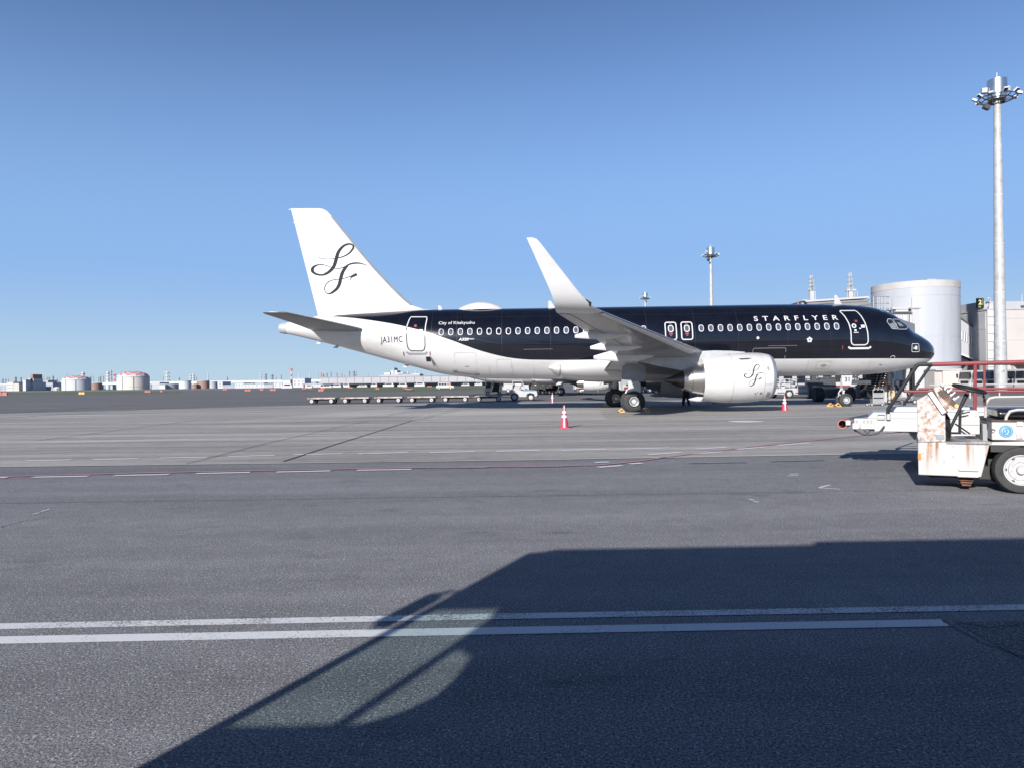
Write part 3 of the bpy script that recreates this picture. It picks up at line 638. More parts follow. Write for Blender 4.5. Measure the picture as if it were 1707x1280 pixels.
    # ---------------- main gear
    def wheel(par, x, y, r_, w_, rim, out, zc_=None, rimmat='lgrey'):
        zc_ = r_*.94 if zc_ is None else zc_
        t = MB().lathe([(-w_/2, r_*.5), (-w_/2-.005, r_*.66), (-w_*.44, r_*.86), (-w_*.3, r_*.975), (0, r_), (w_*.3, r_*.975), (w_*.44, r_*.86), (w_/2+.005, r_*.66), (w_/2, r_*.5)], (x, y, zc_), 'y', 36)
        t.v = [(p[0], p[1], max(p[2], 0.0)) for p in t.v]
        wh = t.obj('wheel', M['rubber'], par, ang=40)
        rm = MB(); o_ = w_/2
        for e in (-1,):
            rm.lathe([(e*o_*.98, rim), (e*(o_+.0), rim*.93), (e*o_*.72, rim*.86), (e*o_*.62, rim*.6), (e*o_*.8, rim*.42), (e*o_*.95, rim*.3), (e*o_*.95, .001)], (x, y, zc_), 'y', 24, [0, 0, 1, 1, 0, 0])
        rm.obj('rim', [M[rimmat], M['mgrey']], wh, ang=30)
        hb = MB()
        for k in range(12):
            a = k*math.pi/6; hb.box((x+math.cos(a)*rim*.74, y+out*o_*.76, zc_+math.sin(a)*rim*.74), (rim*.16, .02, rim*.1), Matrix.Rotation(-a, 3, 'Y'))
        hb.obj('rim_slots', M['dark'], wh, smooth=False, kind='stuff')
        return wh
    for sd in (-1, 1):
        yg = 3.795*sd
        for k in (-.465, .465): wheel(root, 0, yg+k, .585, .42, .25, -1, .55)
        g_ = MB().tube([(0, yg, .55), (0, yg-.0, 1.3)], .1, 14).tube([(0, yg, 1.2), (.05, yg-.02*sd, 2.8)], .155, 14).tube([(0, yg-.6, .55), (0, yg+.6, .55)], .075, 10)
        g_.tube([(.02, yg, 2.1), (.1, yg-1.3*sd, 2.35)], .06, 8).tube([(-.16, yg, .62), (-.34, yg, 1.0), (-.17, yg, 1.4)], .045, 6)
        g_.obj('main_gear_strut', M['lgrey'], root)
        MB().prism([(-.65, 1.4), (-.6, 2.35), (-.2, 2.62), (.5, 2.55), (.62, 2.2), (.6, 1.75), (.35, 1.55)][::-1], yg+.52*sd, yg+.56*sd).obj('main_gear_door', M['mgrey'], root, smooth=False)
        MB().prism([(-.3, .98), (-.3, 1.6), (.22, 1.6), (.34, 1.45), (.34, 1.0), (.12, .92)][::-1], yg+.57*sd, yg+.61*sd).obj('leg_door', M['white2'], root, smooth=False)
    # ---------------- nose gear
    xn = GX-5.07
    for k in (-.25, .25): wheel(root, xn, k, .385, .24, .2, -1, .365)
    g_ = MB().tube([(xn, 0, .36), (xn-.02, 0, .95)], .06, 12).tube([(xn-.02, 0, .85), (xn-.12, 0, 2.0)], .095, 12).tube([(xn, -.3, .365), (xn, .3, .365)], .045, 8)
    g_.tube([(xn-.05, 0, 1.2), (xn+1.0, 0, 1.85)], .045, 8).tube([(xn-.1, 0, .5), (xn-.3, 0, .75), (xn-.12, 0, 1.0)], .035, 6).box((xn, -.02, 1.05), (.3, .34, .16)).box((xn-.1, -.1, 1.25), (.16, .2, .2)).tube([(xn-.06, -.2, 1.0), (xn-.35, -.25, .9), (xn-.4, -.2, .55)], .02, 6)
    g_.obj('nose_gear_strut', M['lgrey'], root)
    for y in (-.42, .42):
        nd = MB().prism([(xn-.25, 1.2), (xn-.32, 1.85), (xn+.33, 1.85), (xn+.25, 1.25), (xn+.1, 1.12)][::-1], y-.012, y+.012).obj('nose_gear_door', M['white2'], root, smooth=False)
        MB().prism([(xn-.22, 1.08), (xn-.25, 1.2), (xn+.2, 1.2), (xn+.1, 1.08)][::-1], y-.016, y+.016).obj('red_door_edge', M['red'], nd, smooth=False)
        if y < 0:
            v, f, w_ = text_mesh('31', .34, .006); MB().add([(xn-.12+p[0], y-.02, 1.42+p[1]) for p in v], f).obj('door_number', M['dtext'], nd, smooth=False)
    # ---------------- windows
    ring = MB(); pane = MB()
    def W_(u, z): return (u, z)
    def oval(a, b, n=16): return [(a*math.copysign(abs(math.cos(t))**.75, math.cos(t)), b*math.copysign(abs(math.sin(t))**.75, math.sin(t))) for t in [2*math.pi*k/n for k in range(n)]]
    zw = 4.45; y0 = surf(12, zw); nz = (surf(12, zw-.05)-surf(12, zw+.05))/.1
    def Wp(u, dz, o): return (u, -(surf(12, zw+dz))-o, dz)
    A_ = oval(.143, .196); B_ = oval(.106, .156)
    n = 16
    ring.add([Wp(a[0], a[1], .008) for a in A_]+[Wp(a[0], a[1], .014) for a in B_]+[Wp(a[0]*.98, a[1]*.98, -.012) for a in B_], [(i, (i+1) % n, n+(i+1) % n, n+i) for i in range(n)]+[(n+i, n+(i+1) % n, 2*n+(i+1) % n, 2*n+i) for i in range(n)])
    pane.add([Wp(a[0], a[1], .004) for a in B_], [tuple(range(n))])
    mr_, mp_ = ring.mesh('window', M['text'], False), pane.mesh('pane', M['glassb'], False)
    S_ = [27.96-.533*k for k in range(22)]+[13.61-.5275*k for k in range(15)]
    for s_ in S_:
        if s_ > 26.4:  # tapering skin
            dy = surf(12, zw)-surf(s_, zw)
        else: dy = 0
        w_ = put('window', mr_, root, (GX-s_, dy, zw)); put('pane', mp_, w_)
    # doors
    def door(poly, w_, name, mt='text', sill=None, lab=None):
        v, f = strip(poly, w_, .014, sub=2, closed=True); d = MB().add(v, f).obj(name, M[mt], root, smooth=False); return d
    fd = [(5.80, 5.30), (5.65, 5.0), (5.53, 4.6), (5.48, 4.2), (5.48, 3.6), (5.44, 3.47), (5.32, 3.4), (4.72, 3.4), (4.6, 3.46), (4.55, 3.6), (4.56, 4.1), (4.62, 4.6), (4.72, 5.0), (4.84, 5.27), (4.92, 5.34), (5.74, 5.34)]
    d1 = door(fd, .06, 'front_door_outline')
    rd = [(29.72, 5.36), (29.80, 5.2), (29.88, 4.9), (29.92, 4.4), (29.90, 3.75), (29.84, 3.55), (29.70, 3.45), (29.08, 3.43), (28.94, 3.5), (28.88, 3.7), (28.86, 4.4), (28.84, 4.9), (28.80, 5.2), (28.82, 5.34)]
    hi_ = [p for p in rd if p[1] > interp(BW, p[0])-.05]
    v, f = strip([(28.87, 4.5)]+rd[11:]+rd[:3]+[(29.91, 4.8)], .055, .014, sub=2); MB().add(v, f).obj('rear_door_outline', M['text'], root, smooth=False)
    v, f = strip([(29.92, 4.74), (29.92, 4.4)]+rd[4:10]+[(28.87, 4.45)], .05, .014, sub=2); MB().add(v, f).obj('rear_door_outline', M['logo'], root, smooth=False)
    v, f = strip([(5.62, 3.3), (5.5, 3.22), (4.5, 3.22), (4.38, 3.3)], .1, .02, sub=3); MB().add(v, f).obj('door_sill_plate', M['lgrey'], root, smooth=False)
    v, f = strip([(29.98, 3.4), (29.85, 3.3), (28.9, 3.28), (28.78, 3.37)], .1, .02, sub=3); MB().add(v, f).obj('door_sill_plate', M['mgrey'], root, smooth=False)
    def disc(s_, z_, r_, mt, name, n_=12, off=.016):
        MB().add([P_(s_+r_*math.cos(a), z_+r_*math.sin(a), off) for a in frange(0, 2*math.pi*(n_-1)/n_, n_)], [tuple(range(n_))]).obj(name, M[mt], root, smooth=False)
    def quadp(s_, z_, a, b, mt, name, off=.016):
        v, f = patch([(s_-a/2, z_-b/2), (s_+a/2, z_-b/2), (s_+a/2, z_+b/2), (s_-a/2, z_+b/2)], off, rows=3); MB().add(v, f).obj(name, M[mt], root, smooth=False)
    for s_, z_ in ((5.27, 4.45), (29.62, 4.53)):
        disc(s_, z_, .13, 'text', 'door_window'); disc(s_, z_, .07, 'glassb', 'door_window_pane', off=.02)
    quadp(5.1, 4.72, .14, .12, 'red', 'door_sticker'); quadp(29.42, 4.83, .13, .13, 'red', 'door_sticker')
    quadp(4.78, 4.42, .2, .16, 'lgrey', 'door_handle'); quadp(4.95, 4.3, .1, .06, 'lgrey', 'door_handle'); quadp(29.1, 4.53, .2, .16, 'lgrey', 'door_handle'); quadp(5.22, 4.2, .12, .1, 'lgrey', 'door_sticker'); quadp(5.2, 4.08, .26, .04, 'lgrey', 'door_sticker')
    for s_, z_ in ((5.93, 3.28), (30.15, 3.3), (28.62, 3.28)): quadp(s_, z_, .05, .22, 'red', 'red_mark')
    for s_ in (15.28, 14.4):
        door(rrect(s_-.3, s_+.3, 3.83, 4.8, .12), .06, 'exit_outline')
        v, f = strip(rrect(s_-.13, s_+.13, 4.27, 4.62, .11), .05, .014, sub=1, closed=True); e_ = MB().add(v, f).obj('exit_window', M['text'], root, smooth=False)
        v, f = patch(rrect(s_-.115, s_+.115, 4.28, 4.6, .1), .012, rows=6); MB().add(v, f).obj('pane', M['glassb'], e_, smooth=False)
        quadp(s_, 4.16, .2, .1, 'red', 'exit_mark'); quadp(s_, 4.73, .16, .05, 'red', 'exit_mark'); quadp(s_, 4.06, .1, .07, 'red', 'exit_mark')
    for poly in (rrect(26.05, 27.25, 2.25, 3.3, .1), rrect(9.0, 10.8, 2.0, 3.3, .1), rrect(24.1, 24.9, 2.1, 2.9, .05)):
        door(poly, .014, 'cargo_door_outline', 'line2')
    quadp(27.3, 2.28, .25, .14, 'mgrey', 'hinge_cover'); quadp(26.05, 2.1, .25, .12, 'mgrey', 'hinge_cover'); v, f = strip([(27.3, 2.24), (26.0, 2.06)], .035, .014, sub=3); MB().add(v, f).obj('cargo_door_edge', M['mgrey'], root, smooth=False)
    quadp(26.6, 2.55, .22, .03, 'line', 'service_label'); quadp(28.75, 3.0, .26, .28, 'dark', 'service_panel'); quadp(28.75, 3.13, .3, .03, 'lgrey', 'service_panel_edge')
    MB().add([P_(28.6, 3.12, .01), P_(28.4, 2.65, .01), P_(28.42, 2.7, .3), P_(28.58, 3.1, .25)], [(0, 1, 2, 3)]).obj('open_service_flap', M['white2'], root, smooth=False)
    v, f = patch([(6.75+.17*math.cos(a), 2.33+.075*math.sin(a)) for a in frange(0, 2*math.pi*15/16, 16)], .014, rows=4); MB().add(v, f).obj('belly_vent', M['mgrey'], root, smooth=False)
    door(rrect(6.4, 7.15, 2.16, 2.55, .03), .01, 'access_panel_outline', 'line')
    for s_ in (9.4, 12.6, 7.6, 4.2, 22.8, 24.0, 25.3): 
        v, f = strip([(s_, 1.95), (s_+.05, 2.6)], .01, .01, sub=4); MB().add(v, f).obj('skin_joint', M['line'], root, smooth=False)
    quadp(3.6, 2.33, .14, .03, 'dgrey', 'drain_hole'); v, f = strip([(10.0, 3.42), (8.4, 3.42)], .012, .012, sub=3); MB().add(v, f).obj('cargo_door_seam', M['mgrey'], root, smooth=False)
    v, f = strip([(23.4, 3.42), (21.8, 3.42)], .012, .012, sub=3); MB().add(v, f).obj('cargo_door_seam', M['mgrey'], root, smooth=False)
    for s_ in (6.6, 8.9, 11.6, 13.95, 16.6, 19.2, 21.9, 24.6, 27.1, 28.5):
        zb_ = interp(BW, s_)+.05; v, f = strip([(s_, zb_), (s_, 5.7)], .014, .006, sub=14); MB().add(v, f).obj('skin_seam', M['seamb'], root, smooth=False)
    for z_ in (5.28, 3.72): v, f = strip([(27.5, z_ if z_ > 5 else 4.3), (24.5, z_), (6.2, z_)], .011, .006, sub=12); MB().add(v, f).obj('lap_seam', M['seamb'], root, smooth=False)
    disc(10.55, 3.86, .075, 'lgrey', 'round_mark')
    # five-petal flower mark
    for k in range(5):
        a = R(90+72*k); disc(7.74+.095*math.cos(a), 3.72+.095*math.sin(a), .062, 'text', 'flower_petal', 8, .014)
    # static plates near the nose
    v, f = strip(rrect(1.52, 1.98, 3.0, 3.44, .05), .022, .014, sub=1, closed=True); MB().add(v, f).obj('probe_outline', M['conew'], root, smooth=False)
    quadp(1.72, 3.22, .15, .2, 'lgrey', 'probe_plate'); disc(1.85, 3.2, .05, 'text', 'probe_mark')
    v, f = strip([(3.05+.13*math.cos(a), 2.7+.1*math.sin(a)) for a in frange(0, math.pi, 7)], .022, .014, sub=1); MB().add(v, f).obj('probe_outline', M['conew'], root, smooth=False)
    # cockpit windows
    def cw(px, z_, name, mt): 
        poly = px; v, f = patch(poly, .012, rows=6); c_ = MB().add(v, f).obj(name, M[mt], root, smooth=True)
        v, f = strip(poly, .035, .016, sub=2, closed=True); MB().add(v, f).obj('window_frame', M['galv'], c_, smooth=False)
        return c_
    for poly, po in (([(3.12, 4.28), (2.80, 4.25), (2.78, 4.42), (2.97, 4.83), (3.2, 4.83), (3.32, 4.68)], [(3.1, 4.3), (2.84, 4.3), (2.84, 4.45), (2.93, 4.62), (3.22, 4.6)]), ([(2.72, 4.24), (2.2, 4.25), (1.95, 4.4), (2.05, 4.52), (2.45, 4.82), (2.86, 4.83)], [(2.6, 4.42), (2.3, 4.42), (2.45, 4.62), (2.7, 4.66)])):
        c_ = cw(poly, 0, 'cockpit_window', 'glass')
        v, f = patch(po, .016, rows=5); MB().add(v, f).obj('sun_blind', M['glassc'], c_, smooth=True)
    MB().add([P_(2.02, 4.26, .02), P_(1.62, 4.3, .02), P_(1.75, 4.46, .02), P_(2.1, 4.72, .02)], [(0, 1, 2, 3)]).obj('windscreen', M['glass'], root, smooth=False)
    # lettering
    skin_text('airline_lettering', 'STARFLYER', 10.66, 6.05, 4.81, .27, M['text'], root, 1.95, .006)
    skin_text('city_lettering', 'City of Kitakyushu', 28.12, 26.1, 4.88, .17, M['text'], root, 1.0, .002, .02)
    skin_text('type_lettering', 'A320', 27.0, 26.42, 3.95, .14, M['text'], root, 1.0, .008, off=.025, shear=.2)
    skin_text('type_lettering', 'neo', 26.4, 26.12, 4.0, .09, M['text'], root, 1.0, .002, off=.025, shear=.2)
    skin_text('registration', 'JA31MC', 31.42, 30.17, 3.95, .33, M['dtext'], root, 1.16, 0, .03)
    # crown details
    MB().loft([[(GX-s, .62*k*math.cos(a), 5.82+h*math.sin(a)) for a in frange(0, math.pi, 13)] for s, h, k in [(24.5+2.7*t, .46*math.sin(math.pi*t)**.7+.01, .25+.75*math.sin(math.pi*t)**.5) for t in frange(0.01, .99, 17)]]).obj('antenna_radome', M['white'], root)
    for s_, h, dx in ((28.2, .27, .12), (21.9, .45, .3), (5.5, .52, .3)):
        zt = 5.84; MB().prism([(GX-s_-.05, zt), (GX-s_+.38, zt), (GX-s_+.1-.0, zt+h), (GX-s_-.04, zt+h)] if s_ < 28 else [(GX-s_-.1, zt), (GX-s_+.14, zt), (GX-s_+.0, zt+h), (GX-s_-.14, zt+h)], -.02, .02).obj('blade_antenna', M['white2'], root, smooth=False)
    for s_, z_ in ((7.6, 5.87), ): MB().lathe([(5.84, .07), (5.93, .07), (5.98, .01)], (GX-s_, 0, 0), 'z', 10).obj('beacon', M['orange'], root)
    for s_ in (30.2, 21.3): 
        zb = interp(FS, s_, 2) if s_ > 25 else 1.62; MB().prism([(GX-s_-.25, zb-.14), (GX-s_-.02, zb-.16), (GX-s_+.2, zb+.03), (GX-s_-.1, zb+.03)], -.03, .03).obj('drain_mast', M['white2'], root, smooth=False)
    for s_ in (35.2, 34.2): 
        zb = interp(FS, s_, 2); MB().prism([(GX-s_-.3, zb-.1), (GX-s_-.05, zb-.12), (GX-s_+.1, zb+.03), (GX-s_-.12, zb+.03)], -.04, .04).obj('drain_mast', M['white2'], root, smooth=False)
    MB().tube([(GX-36.85, 0, 11.86), (GX-36.98, 0, 11.85)], .02, 5).tube([(GX-36.6, 0, 11.1), (GX-36.74, 0, 11.09)], .015, 5).tube([(GX-36.4, 0, 10.5), (GX-36.54, 0, 10.49)], .015, 5).obj('static_wicks', M['lgrey'], fin, kind='stuff')
YAW = -.0206
px0 = Vector((24.10-GX*math.cos(YAW), 41.56-GX*math.sin(YAW), 0))
plane = empty('airliner', px0, YAW, 'black and white twin-engine airliner parked side-on with its white tail and script emblem', 'airliner')
build_airliner(plane)
index_kids()
rear = copy_tree(plane); rear.name = 'airliner'
rear.location = (6.2, 92, 0); rear.rotation_euler = (0, R(-1.0), R(-4)); rear.scale = (.88,)*3
rear['label'] = 'second white airliner parked far behind, seen beneath the belly of the nearer one'
# ------------------------------------------------------------------ bus (behind the camera; it throws the big shadow)
def make_bus():
    b = empty('shuttle_bus', (0, 0, 0), R(1.0), 'dark shuttle bus whose roof and front corner throw the long shadow over the lane lines', 'bus')
    X0, X1, Y0, Y1, Z0, Z1 = -3.06, 8.6, -2.55, -.12, .32, 3.27
    w = mat('low_bounce_bus_paint', (.015, .017, .025), .5); t = .05  # colour invented, kept near black so the body bounces little light
    mb = MB()
    # side facing the apron: sill, header, pillars; panes are separate
    mb.bb((X0, Y1-t, Z0), (X1, Y1, 1.62)); mb.bb((X0, Y1-t, 2.5), (X1, Y1, Z1-.1))
    op = [(X0+.06, X0+1.0, 1.62, 2.5)]+[(-1.75+1.5*k, -.35+1.5*k, 1.62, 2.5) for k in range(6)]
    xs = [X0]+[v for o in op for v in o[:2]]+[X1]
    for k in range(0, len(xs), 2): mb.bb((xs[k], Y1-t, 1.62), (xs[k+1], Y1, 2.5))
    mb.bb((X0, Y0, Z0), (X1, Y0+t, 1.2)); mb.bb((X0+1.3, Y0, 1.2), (X1, Y0+t, Z1-.1)); mb.bb((X0, Y0, 2.6), (X0+1.3, Y0+t, Z1-.1)); mb.bb((X0, Y0, 1.2), (X0+.08, Y0+t, 2.6))  # far side closed behind the front to keep sun from crossing the bus
    mb.bb((X1-t, Y0, Z0), (X1, Y1, Z1-.1)); mb.bb((X0, Y0, Z0), (X0+t, Y1, .95)); mb.bb((X0, Y0, 2.95), (X0+t, Y1, Z1-.1)); mb.bb((X0, Y0, Z0), (X1, Y1, Z0+.06))
    mb.bb((X0, -1.36, .95), (X0+t, -1.3, 2.95))
    mb.bb((X0+.06, Y1-t, 2.42), (X0+1.0, Y1-.002, 2.5)); mb.prism([(X0+1.0, 1.62), (X0+1.0, 2.42), (X0+.5, 2.42), (X0+.62, 2.2), (X0+.6, 2.08), (X0+.78, 2.0), (X0+.86, 1.86), (X0+.88, 1.75), (X0+.82, 1.68), (X0+.7, 1.62)], Y1-t, Y1-.003); mb.obj('body', w, b, smooth=False)  # header strip and wavy infill added to shape the light patch
    rf = [(Y0, Z1-.1), (Y0+.05, Z1-.03), (Y0+.16, Z1), (Y1-.16, Z1), (Y1-.05, Z1-.03), (Y1, Z1-.1)]
    MB().loft([[(x, y*k+(1-k)*(Y0+Y1)/2, z-dz) for y, z in rf] for x, k, dz in ((X0, .97, .06), (X0+.18, 1, .0), (X1, 1, 0))]).obj('roof', w, b)
    MB().bb((-.55, -2.1, Z1), (5.5, -.42, Z1+.17)).obj('roof_air_conditioner', w, b, bevel=.04)
    MB().bb((X0-.02, Y0+.1, 1.0), (X0+.55, Y1-.3, 1.12)).obj('dashboard', M['dark'], b, smooth=False)
    glass = bpy.data.materials.new('tinted_glass'); glass.use_nodes = True; nt = glass.node_tree
    for n_ in list(nt.nodes): nt.nodes.remove(n_)
    o_ = nt.nodes.new('ShaderNodeOutputMaterial'); tr = nt.nodes.new('ShaderNodeBsdfTransparent'); gl = nt.nodes.new('ShaderNodeBsdfGlossy'); mx = nt.nodes.new('ShaderNodeMixShader')
    tr.inputs[0].default_value = (.93, .97, .96, 1); gl.inputs[1].default_value = .02; mx.inputs[0].default_value = .08
    nt.links.new(tr.outputs[0], mx.inputs[1]); nt.links.new(gl.outputs[0], mx.inputs[2]); nt.links.new(mx.outputs[0], o_.inputs[0])
    for o in op: MB().bb((o[0], Y1-.035, o[2]), (o[1], Y1-.025, o[3])).obj('window_pane', glass, b, smooth=False)
    MB().bb((X0+.02, Y0+.05, .95), (X0+.03, -1.36, 2.95)).obj('windscreen_pane', glass, b, smooth=False); MB().bb((X0+.02, -1.3, .95), (X0+.03, Y1-.05, 2.95)).obj('windscreen_pane', glass, b, smooth=False)
    MB().bb((X0+.08, Y0+.02, 1.2), (X0+1.3, Y0+.03, 2.6)).obj('window_pane', glass, b, smooth=False)
    MB().box((X0-.12, Y1-.02, 2.42), (.1, .14, .3)).tube([(X0-.0, Y1-.1, 2.62), (X0-.1, Y1-.02, 2.62), (X0-.12, Y1-.02, 2.5)], .02, 6).obj('mirror', M['dark'], b, smooth=False)
    MB().loft([[(X0+1.0+dx*k, -.75+.22*k*math.cos(a), z+.3*0) for a in frange(0, 5.5, 8) for dx in (0,)] for z, k in ((.9, 1), (1.6, 1), (1.75, .5))]).obj('seat_silhouette', M['seat'], b)  # unseen seat added to break up the light patch
    MB().tube([(X0+.42+.24*math.cos(q), -1.2+.24*math.sin(q), 1.55+.1*math.cos(q)) for q in frange(0, 2*math.pi, 17)], .02, 6).tube([(X0+.42, -1.2, 1.5), (X0+.3, -1.2, 1.1)], .04, 6).obj('steering_wheel', M['dark'], b)  # unseen wheel added as a silhouette in the light patch
    MB().loft([[(X0+.78+.13*k*math.cos(q), -.62+.2*k*math.sin(q), z) for q in frange(0, 5.5, 9)] for z, k in ((1.0, 1), (1.5, 1.2), (1.78, 1.0), (1.85, .45), (1.92, .45), (2.0, .55), (2.12, .5), (2.18, .1))]).obj('driver_silhouette', M['navy'], b)  # made-up figure whose silhouette breaks up the sunlit patch
    for x in (-.2, 6.2):
        for y in (-2.4, -.28): MB().lathe([(-.13, .2), (-.13, .42), (-.08, .46), (.08, .46), (.13, .42), (.13, .2)], (x, y, .46), 'y', 24).obj('wheel', M['rubber'], b)
make_bus()
# ------------------------------------------------------------------ cones
def make_cone():
    c = empty('traffic_cone', (0, 0, 0))
    mb = MB().prism([(.19*sx, .19*sy) for sx, sy in ((-1, -.8), (-.8, -1), (.8, -1), (1, -.8), (1, .8), (.8, 1), (-.8, 1), (-1, .8))], 0, .035, 'z')
    mb.obj('base', M['cone'], c, bevel=.006)
    MB().lathe([(.03, .155), (.06, .145), (.68, .045), (.79, .034), (.8, .02), (.8, .001)], (0, 0, 0), 'z', 24).obj('cone_body', M['cone'], c)
    rr = lambda z: .145-(z-.06)*.1613+.004
    for z0, z1 in ((.37, .45), (.52, .6)): MB().lathe([(z0, rr(z0)-.004), (z0, rr(z0)), (z1, rr(z1)), (z1, rr(z1)-.004)], (0, 0, 0), 'z', 24).obj('reflective_band', M['conew'], c)
    a0 = R(-95)
    v = []
    for z in (.04, .78):
        for da in (-.16, .16): v.append((math.cos(a0+da)*(rr(z)+.003), math.sin(a0+da)*(rr(z)+.003), z))
    MB().add(v, [(0, 1, 3, 2)]).obj('reflective_stripe', M['conew'], c, smooth=False)
    return c
cone = make_cone(); index_kids()
for i, (p, lb) in enumerate((((941, 713.5), 'red and white traffic cone standing alone on the sunlit concrete in front of the airliner'), ((1308, 684.5), 'red and white traffic cone on the apron beside the engine inlet'), ((921, 671.8), 'small red and white cone in the shade behind the airliner tail'), ((1191, 672.6), 'red cone nearly hidden beneath the engine nacelle'))):
    o = cone if i == 0 else copy_tree(cone); o.location = gr(*p); o['label'] = lb; o['category'] = 'cone'; o['group'] = 'traffic cones on the apron'
# ------------------------------------------------------------------ wheel chocks
def chock(loc, rz, lb, first=[None]):
    if first[0] is None:
        c = empty('wheel_chock'); MB().tube([(-.16, 0, .03), (.0, 0, .2), (.16, 0, .03)], .022, 6).tube([(-.16, .14, .03), (0, .14, .2), (.16, .14, .03)], .022, 6).tube([(-.17, 0, .025), (.17, 0, .025)], .025, 6).tube([(-.17, .14, .025), (.17, .14, .025)], .025, 6).tube([(0, -.02, .2), (0, .16, .2)], .025, 6).obj('frame', M['yellow'], c)
        MB().box((.15, .07, .04), (.06, .3, .05)).obj('rubber_pad', M['red'], c, smooth=False); first[0] = c; index_kids(); o = c
    else: o = copy_tree(first[0])
    o.location = loc; o.rotation_euler = (0, 0, rz); o['label'] = lb; o['category'] = 'wheel chock'; o['group'] = 'wheel chocks at the landing gear'
mw = plane.matrix_world
bpy.context.view_layer.update(); mw = plane.matrix_world.copy()
P2 = lambda s, y: mw @ Vector((GX-s, y, 0))
chock(P2(17.05, -4.6), 0, 'yellow triangular chock in front of the near main wheel'); chock(P2(18.42, -4.6), math.pi, 'yellow triangular chock behind the near main wheel')
chock(P2(18.42, 3.2), math.pi, 'yellow chock in the shade behind the far main wheel'); chock(P2(5.65, -.5), math.pi, 'yellow chock behind the nose wheel, left of its tyre'); chock(P2(5.4+.6, -.45), 0, 'yellow chock furthest behind the nose wheel')
